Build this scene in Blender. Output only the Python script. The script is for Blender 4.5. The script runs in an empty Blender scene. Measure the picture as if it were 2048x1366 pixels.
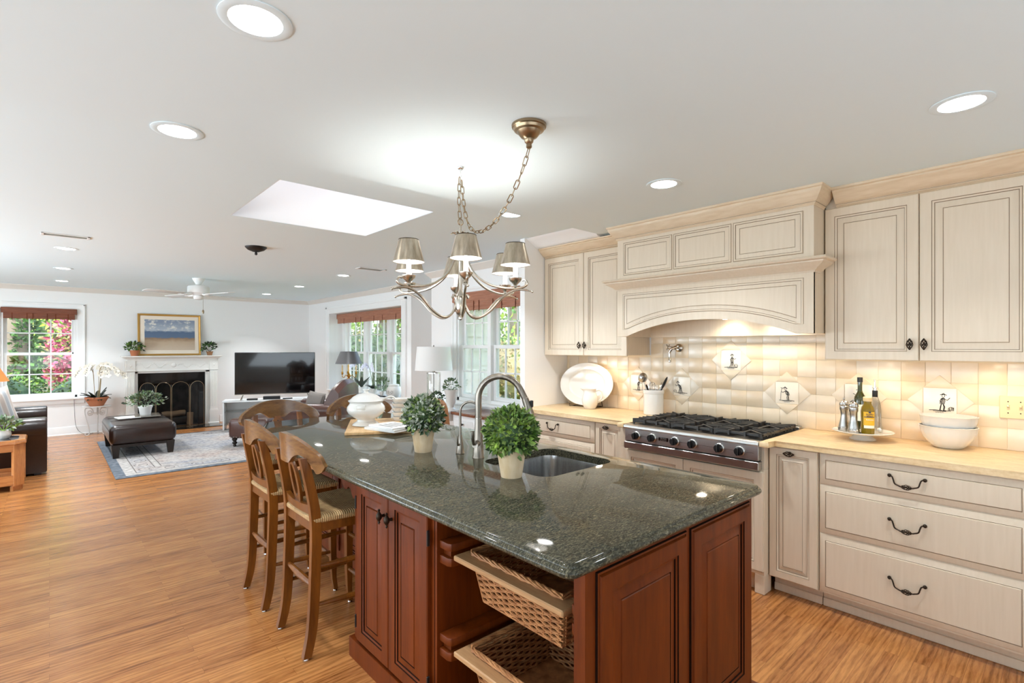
import bpy, bmesh, math, random
from mathutils import Vector, Matrix, noise
PI = math.pi
R = math.radians
random.seed(7)
SC = bpy.context.scene
COL = SC.collection

def C(r, g, b):
    f = lambda c: ((c/255)/12.92 if c/255 <= .04045 else ((c/255+.055)/1.055)**2.4)
    return (f(r), f(g), f(b), 1.0)

# ------------------------------------------------------------------ camera
cam_d = bpy.data.cameras.new('camera')
cam_d.lens = 18.0
cam_d.sensor_width = 36.0
cam_d.shift_y = 11/2048
cam_d.clip_start = .05
cam = bpy.data.objects.new('camera', cam_d)
COL.objects.link(cam)
cam.location = (0, 0, 1.46)
cam.rotation_euler = (R(90), 0, R(-42.1))
SC.camera = cam

# ------------------------------------------------------------------ world, exposure
W = bpy.data.worlds.new('daylight')
SC.world = W
W.use_nodes = True
wn = W.node_tree
wn.nodes.clear()
wo = wn.nodes.new('ShaderNodeOutputWorld')
wb = wn.nodes.new('ShaderNodeBackground')
ws = wn.nodes.new('ShaderNodeTexSky')
ws.sky_type = 'NISHITA'
ws.sun_disc = False
ws.sun_elevation = R(48)
ws.sun_rotation = R(200)
ws.air_density = 1.0
ws.dust_density = 3.0
wmx = wn.nodes.new('ShaderNodeMix')
wmx.data_type = 'RGBA'
wmx.inputs[0].default_value = .55
wmx.inputs[7].default_value = (.36, .37, .38, 1)
wn.links.new(ws.outputs[0], wmx.inputs[6])
wn.links.new(wmx.outputs[2], wb.inputs[0])
wb.inputs[1].default_value = 2.2
wn.links.new(wb.outputs[0], wo.inputs[0])
SC.view_settings.view_transform = 'Standard'
SC.view_settings.look = 'None'
SC.view_settings.gamma = 1.0
SC.view_settings.use_curve_mapping = False
SC.view_settings.exposure = 0.5
SC.cycles.use_denoising = True
SC.cycles.max_bounces = 10
SC.cycles.diffuse_bounces = 6
SC.cycles.glossy_bounces = 5
SC.cycles.transmission_bounces = 8
SC.cycles.transparent_max_bounces = 16
SC.cycles.sample_clamp_indirect = 6.0
SC.cycles.caustics_reflective = False
SC.cycles.caustics_refractive = False

def area(name, loc, rot, sx, sy, watts, col=(1, 1, 1), spread=PI, parent=None, shape='RECTANGLE'):
    d = bpy.data.lights.new(name, 'AREA')
    d.shape = shape
    d.size = sx
    if shape in ('RECTANGLE', 'ELLIPSE'):
        d.size_y = sy
    d.energy = watts
    d.color = col
    d.spread = spread
    o = bpy.data.objects.new(name, d)
    COL.objects.link(o)
    o.location = loc
    o.rotation_euler = rot
    if parent:
        o.parent = parent
    return o

# fill lamps added out of view, no opening there; tilted up to lighten ceiling
FILL_TINT = (.77, .90, 1.0)
area('fill_left', (-3.36, 2.6, 1.3), (0, R(-124), 0), 2.0, 5.6, 185, FILL_TINT)
area('fill_left_far', (-3.36, 7.4, 1.35), (0, R(-112), 0), 1.5, 3.0, 190, FILL_TINT)
area('fill_behind', (-.2, -2.36, 1.2), (R(150), 0, 0), 5.0, 2.0, 75, FILL_TINT)

# ------------------------------------------------------------------ materials
MATS = {}
def newmat(name):
    m = bpy.data.materials.new(name)
    m.use_nodes = True
    MATS[name] = m
    return m, m.node_tree, m.node_tree.nodes['Principled BSDF']

def P(b, **k):
    names = dict(col='Base Color', rough='Roughness', metal='Metallic', spec='Specular IOR Level', coat='Coat Weight', coatr='Coat Roughness',
                 trans='Transmission Weight', ior='IOR', alpha='Alpha', emc='Emission Color', ems='Emission Strength', sheen='Sheen Weight', sss='Subsurface Weight', aniso='Anisotropic')
    for a, v in k.items():
        b.inputs[names[a]].default_value = v

def mat(name, col, rough=.5, **k):
    m, t, b = newmat(name)
    P(b, col=col, rough=rough, **k)
    return m

def N(t, kind, **k):
    n = t.nodes.new('ShaderNode'+kind)
    for a, v in k.items():
        setattr(n, a, v)
    return n

def coords(t, scale=(1, 1, 1), rot=(0, 0, 0), loc=(0, 0, 0), kind='Object'):
    c = N(t, 'TexCoord')
    m = N(t, 'Mapping')
    m.inputs['Scale'].default_value = scale
    m.inputs['Rotation'].default_value = rot
    m.inputs['Location'].default_value = loc
    t.links.new(c.outputs[kind], m.inputs[0])
    return m.outputs[0]

def noise_tex(t, vec, scale=5, detail=4, rough=.55, dist=0):
    n = N(t, 'TexNoise')
    n.inputs['Scale'].default_value = scale
    n.inputs['Detail'].default_value = detail
    n.inputs['Roughness'].default_value = rough
    n.inputs['Distortion'].default_value = dist
    t.links.new(vec, n.inputs['Vector'])
    return n.outputs['Fac']

def ramp(t, fac, stops, interp='LINEAR'):
    r = N(t, 'ValToRGB')
    r.color_ramp.interpolation = interp
    e = r.color_ramp.elements
    while len(e) < len(stops):
        e.new(.5)
    for i, (p, c) in enumerate(stops):
        e[i].position = p
        e[i].color = c
    t.links.new(fac, r.inputs[0])
    return r.outputs[0]

def mix(t, fac, a, b, mode='MIX'):
    n = N(t, 'Mix', data_type='RGBA', blend_type=mode)
    for s, v in ((0, fac), (6, a), (7, b)):
        if isinstance(v, (int, float, tuple)):
            n.inputs[s].default_value = v
        else:
            t.links.new(v, n.inputs[s])
    return n.outputs[2]

def bump(t, b, h, strength=.2, dist=.01):
    n = N(t, 'Bump')
    n.inputs['Strength'].default_value = strength
    n.inputs['Distance'].default_value = dist
    t.links.new(h, n.inputs['Height'])
    t.links.new(n.outputs[0], b.inputs['Normal'])

def mottled(name, c1, c2, scale=8, rough=.5, stretch=(1, 1, 1), detail=4, bs=0, bd=.003, rot=(0, 0, 0), lo=.35, hi=.68, **k):
    m, t, b = newmat(name)
    v = coords(t, stretch, rot)
    f = noise_tex(t, v, scale, detail)
    t.links.new(ramp(t, f, [(lo, c1), (hi, c2)]), b.inputs['Base Color'])
    P(b, rough=rough, **k)
    if bs:
        bump(t, b, f, bs, bd)
    return m

# plain ones
mat('wall_paint', C(238, 237, 235), .85)
mat('ceiling_paint', C(229, 243, 248), .9)
mat('trim_paint', C(240, 240, 238), .4)
mat('crown_paint', C(219, 213, 204), .6)
mat('mantel_paint', C(236, 233, 227), .5)
mat('white_ceramic', C(224, 221, 215), .12, coat=.4)
mat('white_plastic', C(236, 236, 234), .35)
mat('almond_plastic', C(226, 205, 160), .35)
mat('black_iron', C(22, 21, 20), .45)
mat('cast_iron', C(50, 48, 46), .45)
mat('black_plastic', C(12, 12, 13), .35)
mat('rubber_grey', C(52, 54, 56), .5)
mat('screen_black', C(7, 7, 8), .07, coat=.5)
mat('bronze_dark', C(52, 40, 30), .42, metal=.75)
mat('chrome', C(215, 215, 215), .08, metal=1)
mat('steel', C(190, 188, 184), .28, metal=1)
mat('pewter', C(196, 188, 176), .24, metal=1)
mat('antique_brass', C(150, 130, 104), .3, metal=1)
mat('gold_metal', C(196, 146, 60), .25, metal=1)
mat('gold_frame', C(196, 150, 78), .38, metal=.6)
mat('silver_iron', C(206, 204, 200), .45)
mat('lamp_grey', C(86, 84, 84), .4)
mat('lamp_white', C(240, 239, 236), .8)
mat('lamp_orange', C(226, 132, 62), .8)
mat('terracotta', C(176, 108, 72), .8)
mat('glaze', C(136, 114, 90), .6)
mat('dark_glaze', C(30, 13, 5), .85, spec=.1)
mat('hinge_black', C(18, 15, 13), .5)
mat('shadow_gap', C(40, 34, 28), .8)
mat('petal_white', C(246, 240, 226), .6)
mat('petal_lilac', C(232, 234, 246), .6)
mat('bud_dark', C(96, 82, 74), .7)
mat('stem_tan', C(150, 128, 88), .7)
mat('leaf_dark', C(42, 52, 36), .4)
mat('leaf_mid', C(64, 104, 40), .5)
mat('leaf_light', C(126, 158, 66), .5)
mat('leaf_silver', C(170, 178, 158), .55)
mat('leaf_sage', C(98, 122, 88), .5)
mat('leaf_olive', C(96, 112, 62), .5)
mat('paper_white', C(238, 236, 232), .7)
mat('paper_grey', C(150, 148, 146), .6)
mat('book_cover', C(228, 228, 226), .35)
mat('ink_black', C(28, 24, 22), .6)
mat('ink_grey', C(120, 108, 98), .7)
mat('label_yellow', C(226, 178, 40), .5)
mat('label_navy', C(38, 34, 78), .5)
mat('label_white', C(240, 234, 214), .5)
mat('cork_cap', C(226, 200, 150), .5)
mat('olive_oil', C(150, 122, 20), .08, trans=.35, ior=1.45)
mat('bottle_green', C(46, 50, 14), .06, coat=.6)
mat('mat_board', C(240, 226, 208), .8)
mat('cane_wood', C(150, 104, 66), .5)
mat('blanket_grey', C(118, 110, 104), .9)
mat('fabric_beige', C(196, 182, 164), .9)
mat('soot', C(20, 18, 17), .9)
mat('slate_black', C(16, 16, 16), .12, coat=.3)
mat('ash_log', C(136, 108, 80), .9)
mat('burnt_log', C(44, 36, 30), .9)
mat('bark', C(104, 96, 84), .95)
mat('siding', C(224, 222, 214), .7)
mat('roof_grey', C(90, 88, 88), .9)
mat('brown_soil', C(60, 46, 34), .95)

def emit(name, col, s):
    m, t, b = newmat(name)
    P(b, col=(0, 0, 0, 1), emc=col, ems=s, rough=.5)
    return m
emit('bulb_white', (1, .98, .95, 1), 14)
emit('bulb_warm', (1, .88, .68, 1), 22)
emit('candle_glow', (1, .95, .86, 1), 2.6)
emit('flame_lamp', (1, .72, .4, 1), 1.2)

def thin_glass(name, tint, refl=.07, rough=0.0):
    m, t, b = newmat(name)
    t.nodes.remove(b)
    o = t.nodes['Material Output']
    tr = N(t, 'BsdfTransparent')
    tr.inputs[0].default_value = tint
    gl = N(t, 'BsdfGlossy')
    gl.inputs['Roughness'].default_value = rough
    lw = N(t, 'LayerWeight')
    lw.inputs[0].default_value = .25
    mm = N(t, 'Math', operation='MULTIPLY_ADD')
    mm.inputs[1].default_value = .5
    mm.inputs[2].default_value = refl
    t.links.new(lw.outputs['Fresnel'], mm.inputs[0])
    mx = N(t, 'MixShader')
    t.links.new(mm.outputs[0], mx.inputs[0])
    t.links.new(tr.outputs[0], mx.inputs[1])
    t.links.new(gl.outputs[0], mx.inputs[2])
    t.links.new(mx.outputs[0], o.inputs[0])
    return m
thin_glass('window_glass', (.96, .98, .97, 1), .02)
thin_glass('skylight_glass', (.5, .51, .52, 1), .02)
thin_glass('clear_glass', (.93, .94, .93, 1), .06)
thin_glass('screen_mesh', (.55, .55, .55, 1), .0, .6)

# cream cabinet paint with a faint brushed glaze
def cream():
    m, t, b = newmat('cream_paint')
    v = coords(t, (22, 22, 1.6))
    f = noise_tex(t, v, 3, 3)
    t.links.new(ramp(t, f, [(.2, C(213, 196, 172)), (.8, C(221, 205, 183))]), b.inputs['Base Color'])
    P(b, rough=.42)
cream()
def crownmat():
    m, t, b = newmat('crown_cream')
    v = coords(t, (3, 3, 20))
    f = noise_tex(t, v, 3, 3)
    t.links.new(ramp(t, f, [(.3, C(214, 190, 158)), (.7, C(226, 206, 178))]), b.inputs['Base Color'])
    P(b, rough=.45)
crownmat()

def woodmat(name, dark, light, stretch, scale=3.0, rough=.35, bs=.05, coat=0.0, **k):
    m, t, b = newmat(name)
    v = coords(t, stretch)
    f1 = noise_tex(t, v, scale, 6, .6, .6)
    f2 = noise_tex(t, v, scale*6, 2, .5)
    c = ramp(t, f1, [(.28, dark), (.72, light)])
    c = mix(t, .18, c, ramp(t, f2, [(.35, dark), (.6, light)]))
    t.links.new(c, b.inputs['Base Color'])
    P(b, rough=rough, coat=coat, coatr=.2, **k)
    bump(t, b, f2, bs, .002)
    return m
woodmat('cherry', C(78, 28, 1), C(116, 50, 5), (7, 7, .8), 2.2, .45, .03, 0, spec=.28)
woodmat('stool_wood', C(80, 40, 9), C(136, 80, 24), (8, 8, 1.2), 2.2, .3, .03, .25)
woodmat('crest_wood', C(72, 42, 18), C(142, 98, 50), (3, 3, 8), 2.0, .22, .03, .45)
woodmat('oak', C(160, 96, 46), C(208, 144, 84), (9, 9, 1.2), 3.0, .3, .05, .3)
woodmat('oak_flat', C(150, 88, 40), C(206, 138, 76), (1.2, 9, 9), 3.0, .25, .05, .3)
woodmat('pale_wood', C(160, 116, 76), C(196, 154, 110), (1.0, 8, 8), 3.0, .4, .04)
woodmat('pale_wood_y', C(160, 116, 76), C(196, 154, 110), (8, 1.0, 8), 3.0, .4, .04)
woodmat('board_wood', C(196, 148, 92), C(232, 196, 146), (10, 1.6, 10), 3.0, .45, .04)
woodmat('blind_wood', C(98, 50, 30), C(140, 80, 52), (2, 2, 30), 2.5, .5, .06)
woodmat('blind_light', C(146, 92, 68), C(182, 126, 98), (2, 2, 30), 2.5, .5, .06)
woodmat('desk_wood', C(104, 56, 32), C(142, 84, 50), (8, 1.2, 8), 2.5, .2, .02, .15)
woodmat('espresso', C(20, 14, 11), C(38, 27, 20), (6, 6, 1), 2.5, .35, .02)

def leather(name, c1, c2, rough=.3):
    m, t, b = newmat(name)
    v = coords(t)
    f = noise_tex(t, v, 4, 5)
    f2 = noise_tex(t, v, 22, 5, .65)
    t.links.new(ramp(t, f, [(.3, c1), (.72, c2)]), b.inputs['Base Color'])
    P(b, rough=rough, coat=.15, coatr=.3)
    bump(t, b, f2, .3, .006)
leather('leather_brown', C(25, 14, 10), C(48, 27, 19), .28)
leather('leather_chair', C(50, 27, 21), C(84, 52, 42), .33)

# hardwood strip floor, boards along X
def floor_mat():
    m, t, b = newmat('oak_floor')
    v = coords(t)
    br = N(t, 'TexBrick')
    br.offset = .37
    br.offset_frequency = 2
    br.inputs['Scale'].default_value = 1
    br.inputs['Brick Width'].default_value = .82
    br.inputs['Row Height'].default_value = .057
    br.inputs['Mortar Size'].default_value = .0007
    br.inputs['Mortar Smooth'].default_value = .2
    br.inputs['Bias'].default_value = 0
    br.inputs['Color1'].default_value = (0, 0, 0, 1)
    br.inputs['Color2'].default_value = (1, 1, 1, 1)
    br.inputs['Mortar'].default_value = (.5, .5, .5, 1)
    t.links.new(v, br.inputs['Vector'])
    # shift the grain from board to board
    cmb = N(t, 'CombineXYZ')
    mul = N(t, 'Math', operation='MULTIPLY')
    mul.inputs[1].default_value = 37.0
    t.links.new(br.outputs['Color'], mul.inputs[0])
    t.links.new(mul.outputs[0], cmb.inputs[0])
    t.links.new(mul.outputs[0], cmb.inputs[2])
    va = N(t, 'VectorMath', operation='ADD')
    t.links.new(v, va.inputs[0])
    t.links.new(cmb.outputs[0], va.inputs[1])
    mp = N(t, 'Mapping')
    mp.inputs['Scale'].default_value = (1.0, 9, 1)
    t.links.new(va.outputs[0], mp.inputs[0])
    wv = N(t, 'TexWave', wave_type='BANDS', bands_direction='Y')
    wv.inputs['Scale'].default_value = 1.3
    wv.inputs['Distortion'].default_value = 9
    wv.inputs['Detail'].default_value = 3
    wv.inputs['Detail Scale'].default_value = 1.2
    t.links.new(mp.outputs[0], wv.inputs['Vector'])
    fine = noise_tex(t, mp.outputs[0], 7, 6, .7)
    tint = ramp(t, br.outputs['Color'], [(0, C(136, 78, 34)), (.5, C(172, 108, 52)), (1, C(200, 136, 74))])
    c = mix(t, .4, tint, ramp(t, wv.outputs['Fac'], [(.12, C(84, 44, 22)), (.34, C(150, 92, 52)), (.6, C(186, 122, 74))]))
    c = mix(t, .3, c, ramp(t, fine, [(.38, C(96, 52, 24)), (.58, C(202, 142, 84))]))
    mo = N(t, 'Math', operation='MULTIPLY')
    mo.inputs[1].default_value = .5
    t.links.new(br.outputs['Fac'], mo.inputs[0])
    c = mix(t, mo.outputs[0], c, C(70, 38, 22))
    t.links.new(c, b.inputs['Base Color'])
    P(b, rough=.24, spec=.45, coat=.06, coatr=.18)
    bump(t, b, fine, .06, .002)
floor_mat()

def granite():
    m, t, b = newmat('granite')
    v = coords(t, (26, 115, 60), (0, 0, R(40)))
    f1 = noise_tex(t, v, 1.6, 8, .78, .5)
    v2 = coords(t, (60, 170, 90), (0, 0, R(40)))
    f2 = noise_tex(t, v2, 1.5, 4, .7)
    v3 = coords(t, (2, 7, 2), (0, 0, R(40)))
    f3 = noise_tex(t, v3, 2.0, 4, .6)
    c = ramp(t, f1, [(.34, C(20, 21, 18)), (.46, C(44, 45, 39)), (.55, C(88, 85, 68)), (.68, C(172, 158, 126))])
    c = mix(t, .35, c, ramp(t, f2, [(.42, C(16, 18, 16)), (.53, C(60, 62, 54)), (.66, C(190, 180, 152))]))
    c = mix(t, .3, c, ramp(t, f3, [(.32, C(24, 30, 27)), (.68, C(92, 82, 60))]))
    t.links.new(c, b.inputs['Base Color'])
    P(b, rough=.045, spec=.24)
granite()

def limestone():
    m, t, b = newmat('limestone')
    v = coords(t, (6, 1.6, 6))
    f1 = noise_tex(t, v, 4, 7, .65, .4)
    f2 = noise_tex(t, coords(t), 60, 3)
    c = ramp(t, f1, [(.3, C(206, 172, 124)), (.5, C(226, 196, 150)), (.7, C(238, 214, 174))])
    c = mix(t, .12, c, ramp(t, f2, [(.4, C(190, 150, 100)), (.6, C(240, 220, 180))]))
    t.links.new(c, b.inputs['Base Color'])
    P(b, rough=.3)
limestone()

TILE = []
for i, c in enumerate([(230, 211, 182), (224, 202, 169), (235, 218, 194), (219, 198, 168), (229, 215, 194), (231, 208, 175)]):
    TILE.append(mottled('tile_glaze_%d' % i, C(*[int(x*.965) for x in c]), C(*c), 7, .22, bs=.25, bd=.004))
mottled('tile_plain', C(238, 226, 206), C(246, 236, 220), 6, .2, bs=.15, bd=.003)
mat('grout', C(222, 204, 172), .8)

def steelmat():
    m, t, b = newmat('brushed_steel')
    v = coords(t, (120, 1.2, 120))
    f = noise_tex(t, v, 4, 2)
    t.links.new(ramp(t, f, [(.3, C(176, 174, 170)), (.7, C(214, 211, 206))]), b.inputs['Base Color'])
    P(b, rough=.3, metal=1)
    v = coords(t, (8, 160, 160))
steelmat()
mottled('brushed_nickel', C(120, 112, 102), C(156, 148, 138), 60, .3, metal=1, stretch=(1, 1, .02))
mottled('shade_metal', C(178, 166, 146), C(214, 204, 186), 60, .3, metal=1, stretch=(1, 1, .02))
mottled('sink_steel', C(168, 168, 168), C(200, 200, 200), 40, .25, metal=1, stretch=(1, 1, .05))

def rush():
    m, t, b = newmat('rush_seat')
    v = coords(t, (1, 1, 1))
    s = N(t, 'SeparateXYZ')
    t.links.new(v, s.inputs[0])
    ax = N(t, 'Math', operation='ABSOLUTE')
    ay = N(t, 'Math', operation='ABSOLUTE')
    t.links.new(s.outputs[0], ax.inputs[0])
    t.links.new(s.outputs[1], ay.inputs[0])
    gt = N(t, 'Math', operation='GREATER_THAN')
    t.links.new(ax.outputs[0], gt.inputs[0])
    t.links.new(ay.outputs[0], gt.inputs[1])
    mxv = N(t, 'Mix', data_type='FLOAT')
    t.links.new(gt.outputs[0], mxv.inputs[0])
    t.links.new(s.outputs[0], mxv.inputs[2])
    t.links.new(s.outputs[1], mxv.inputs[3])
    mu = N(t, 'Math', operation='MULTIPLY')
    mu.inputs[1].default_value = 620
    t.links.new(mxv.outputs[0], mu.inputs[0])
    si = N(t, 'Math', operation='SINE')
    t.links.new(mu.outputs[0], si.inputs[0])
    nz = noise_tex(t, v, 30, 3)
    c = ramp(t, nz, [(.3, C(138, 102, 62)), (.7, C(200, 164, 112))])
    hs = N(t, 'Math', operation='MULTIPLY_ADD')
    hs.inputs[1].default_value = .5
    hs.inputs[2].default_value = .5
    t.links.new(si.outputs[0], hs.inputs[0])
    c = mix(t, .5, c, ramp(t, hs.outputs[0], [(0, C(104, 72, 42)), (.6, C(206, 172, 122))]))
    t.links.new(c, b.inputs['Base Color'])
    P(b, rough=.7)
    bump(t, b, hs.outputs[0], .6, .003)
rush()
mottled('wicker', C(140, 88, 48), C(190, 134, 84), 30, .6)

def rugmat():
    m, t, b = newmat('rug_field')
    v = coords(t)
    f1 = noise_tex(t, coords(t, (2, 6, 1)), 3, 6, .7, .8)
    f2 = noise_tex(t, v, 1.1, 4)
    f3 = noise_tex(t, v, 26, 4, .7)
    c = ramp(t, f1, [(.34, C(88, 94, 106)), (.45, C(158, 156, 158)), (.58, C(192, 184, 176)), (.7, C(168, 136, 112))])
    c = mix(t, .4, c, ramp(t, f2, [(.38, C(118, 136, 166)), (.5, C(190, 184, 180)), (.62, C(180, 138, 112))]))
    c = mix(t, .35, c, ramp(t, f3, [(.42, C(84, 84, 94)), (.55, C(196, 190, 184))]))
    t.links.new(c, b.inputs['Base Color'])
    P(b, rough=.95)
rugmat()
mottled('rug_border', C(70, 78, 88), C(120, 126, 134), 18, .95, detail=6)
mottled('rug_band', C(150, 144, 140), C(200, 194, 188), 22, .95, detail=6)
mottled('rug_motif', C(84, 78, 76), C(128, 120, 112), 30, .95, detail=6)

def beach():
    # a plain generic seashore in bands
    m, t, b = newmat('seashore_print')
    c = N(t, 'TexCoord')
    s = N(t, 'SeparateXYZ')
    t.links.new(c.outputs['Generated'], s.inputs[0])
    nz = noise_tex(t, coords(t, (3, 1, 8)), 3, 5, .65)
    ad = N(t, 'Math', operation='MULTIPLY_ADD')
    ad.inputs[1].default_value = .16
    t.links.new(nz, ad.inputs[0])
    t.links.new(s.outputs[2], ad.inputs[2])
    base = ramp(t, ad.outputs[0], [(.1, C(206, 186, 164)), (.34, C(190, 166, 140)), (.46, C(150, 120, 92)), (.5, C(92, 112, 138)), (.68, C(86, 106, 134)), (.73, C(176, 184, 194)), (1, C(134, 146, 166))])
    cl = noise_tex(t, coords(t, (4, 1, 7)), 2.4, 5, .6)
    sky = N(t, 'Math', operation='GREATER_THAN')
    sky.inputs[1].default_value = .72
    t.links.new(ad.outputs[0], sky.inputs[0])
    cf = ramp(t, cl, [(.52, (0, 0, 0, 1)), (.64, (1, 1, 1, 1))])
    mm = mix(t, sky.outputs[0], (0, 0, 0, 1), cf)
    t.links.new(mix(t, mm, base, C(226, 222, 212)), b.inputs['Base Color'])
    P(b, rough=.3)
beach()

def striped(name, a, bcol, c3):
    m, t, b = newmat(name)
    v = coords(t)
    w = N(t, 'TexWave', wave_type='BANDS', bands_direction='X')
    w.inputs['Scale'].default_value = 3.2
    t.links.new(v, w.inputs['Vector'])
    t.links.new(ramp(t, w.outputs['Fac'], [(.3, a), (.45, bcol), (.7, bcol), (.85, c3)]), b.inputs['Base Color'])
    P(b, rough=.9)
striped('pillow_stripe', C(214, 200, 190), C(232, 228, 224), C(196, 200, 204))
mottled('lawn', C(84, 112, 56), C(132, 160, 88), 3, .95, detail=7)
mottled('mulch', C(70, 56, 44), C(120, 104, 84), 6, .95, detail=7)
for nm, a, b_ in [('hedge_leaf', (66, 106, 36), (148, 178, 72)), ('tree_leaf', (74, 118, 40), (160, 200, 76)), ('yellow_leaf', (150, 186, 50), (208, 224, 104)),
                  ('maple_leaf', (120, 40, 62), (186, 84, 116)), ('dark_leaf', (34, 56, 30), (72, 100, 54)), ('brown_leaf', (112, 98, 60), (160, 146, 96)),
                  ('topiary_leaf', (64, 92, 42), (158, 178, 96)), ('topiary_dusty', (112, 122, 104), (212, 216, 200))]:
    mottled(nm, C(*a), C(*b_), 9, .6, detail=5)
mottled('pot_clay', C(200, 172, 132), C(226, 208, 178), 14, .75, stretch=(1, 1, .4))
mottled('fireback', C(46, 40, 36), C(84, 74, 66), 8, .95)

# ------------------------------------------------------------------ mesh helper
class MB:
    def __init__(s):
        s.bm = bmesh.new()
        s.M = Matrix.Identity(4)

    def v(s, p):
        return s.bm.verts.new(s.M @ Vector(p))

    def f(s, vs, mi=0):
        try:
            fc = s.bm.faces.new(vs)
            fc.material_index = mi
            return fc
        except ValueError:
            return None

    def face(s, pts, mi=0):
        return s.f([s.v(p) for p in pts], mi)

    def box(s, x0, x1, y0, y1, z0, z1, b=0, mi=0, seg=1):
        n0 = len(s.bm.verts)
        vs = [s.v((x, y, z)) for x in (x0, x1) for y in (y0, y1) for z in (z0, z1)]
        fs = [s.f([vs[i] for i in q], mi) for q in ((0, 1, 3, 2), (4, 6, 7, 5), (0, 4, 5, 1), (2, 3, 7, 6), (0, 2, 6, 4), (1, 5, 7, 3))]
        if b > 0:
            es = list({e for fc in fs for e in fc.edges})
            r = bmesh.ops.bevel(s.bm, geom=es, offset=b, segments=seg, affect='EDGES', profile=.5, clamp_overlap=True)
            for fc in r['faces']:
                fc.material_index = mi
        return s

    def ringverts(s, c, a, b, r, n, ph=0.0):
        return [s.v((c[0]+r*(a[0]*math.cos(ph+2*PI*i/n)+b[0]*math.sin(ph+2*PI*i/n)),
                     c[1]+r*(a[1]*math.cos(ph+2*PI*i/n)+b[1]*math.sin(ph+2*PI*i/n)),
                     c[2]+r*(a[2]*math.cos(ph+2*PI*i/n)+b[2]*math.sin(ph+2*PI*i/n)))) for i in range(n)]

    def bridge(s, A, B, mi=0, closed=True):
        n = len(A)
        for i in range(n if closed else n-1):
            j = (i+1) % n
            s.f((A[i], A[j], B[j], B[i]), mi)

    def tube(s, pts, r, n=8, closed=False, mi=0, caps=True, flat=None):
        pts = [Vector(p) for p in pts]
        m = len(pts)
        rs = r if isinstance(r, (list, tuple)) else [r]*m
        tan = []
        for i in range(m):
            a = pts[(i-1) % m] if (closed or i > 0) else pts[i]
            b = pts[(i+1) % m] if (closed or i < m-1) else pts[i]
            d = b-a
            tan.append(d.normalized() if d.length > 1e-9 else Vector((0, 0, 1)))
        ref = Vector((0, 0, 1)) if abs(tan[0].z) < .9 else Vector((1, 0, 0))
        u = tan[0].cross(ref).normalized()
        rings = []
        for i in range(m):
            if i:
                q = tan[i-1].rotation_difference(tan[i])
                u = q @ u
            w = tan[i].cross(u).normalized()
            if flat:
                vs = [s.v(pts[i]+rs[i]*(u*math.cos(2*PI*k/n)*flat[0]+w*math.sin(2*PI*k/n)*flat[1])) for k in range(n)]
            else:
                vs = s.ringverts(pts[i], u, w, rs[i], n)
            rings.append(vs)
        for i in range(m-1):
            s.bridge(rings[i], rings[i+1], mi)
        if closed:
            A, B = rings[-1], rings[0]
            # align to the closest start
            k = min(range(n), key=lambda k: (A[0].co-B[k].co).length)
            s.bridge(A, B[k:]+B[:k], mi)
        elif caps:
            s.f(rings[0][::-1], mi)
            s.f(rings[-1], mi)
        return s

    def cyl(s, p0, p1, r0, r1=None, n=16, mi=0, caps=True):
        return s.tube([p0, p1], [r0, r0 if r1 is None else r1], n, mi=mi, caps=caps)

    def lathe(s, prof, n=24, c=(0, 0, 0), mi=0, flute=None, caps=True, sx=1, sy=1):
        rings = []
        for r, z in prof:
            vs = []
            for i in range(n):
                a = 2*PI*i/n
                rr = max(r, .0002)*(1+(flute(a, z) if flute else 0))
                vs.append(s.v((c[0]+rr*math.cos(a)*sx, c[1]+rr*math.sin(a)*sy, c[2]+z)))
            rings.append(vs)
        for i in range(len(rings)-1):
            s.bridge(rings[i], rings[i+1], mi)
        if caps:
            s.f(rings[0][::-1], mi)
            s.f(rings[-1], mi)
        return s

    def prism(s, poly, ax, a0, a1, mi=0, b=0):
        def q(p, a):
            return {'x': (a, p[0], p[1]), 'y': (p[0], a, p[1]), 'z': (p[0], p[1], a)}[ax]
        A = [s.v(q(p, a0)) for p in poly]
        B = [s.v(q(p, a1)) for p in poly]
        s.bridge(A, B, mi)
        f1 = s.f(A[::-1], mi)
        f2 = s.f(B, mi)
        if b > 0 and f1 and f2:
            es = list(set(f1.edges) | set(f2.edges))
            r = bmesh.ops.bevel(s.bm, geom=es, offset=b, segments=2, affect='EDGES', profile=.5, clamp_overlap=True)
            for fc in r['faces']:
                fc.material_index = mi
        return s

    def ball(s, c, r, n=16, m=10, mi=0, sc=(1, 1, 1)):
        rings = []
        for j in range(1, m):
            t = PI*j/m
            rings.append([s.v((c[0]+sc[0]*r*math.sin(t)*math.cos(2*PI*i/n), c[1]+sc[1]*r*math.sin(t)*math.sin(2*PI*i/n), c[2]-sc[2]*r*math.cos(t))) for i in range(n)])
        for a, b in zip(rings, rings[1:]):
            s.bridge(a, b, mi)
        p = s.v((c[0], c[1], c[2]-sc[2]*r))
        q = s.v((c[0], c[1], c[2]+sc[2]*r))
        for i in range(n):
            s.f((p, rings[0][(i+1) % n], rings[0][i]), mi)
            s.f((q, rings[-1][i], rings[-1][(i+1) % n]), mi)
        return s

    def panel(s, x0, x1, z0, z1, y, t, rings):
        """door or drawer front facing -Y; rings: (inset, recess, material of the strip that leads to it)"""
        def rect(i, d):
            return [s.v(p) for p in ((x0+i, y+d, z0+i), (x1-i, y+d, z0+i), (x1-i, y+d, z1-i), (x0+i, y+d, z1-i))]
        back = rect(0, t)
        prev = rect(rings[0][0], rings[0][1])
        s.bridge(back, prev, 0)
        for i, d, mi in rings[1:]:
            cur = rect(i, d)
            s.bridge(prev, cur, mi)
            prev = cur
        s.f(prev, 0)
        s.f(back[::-1], 0)
        return s

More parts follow.
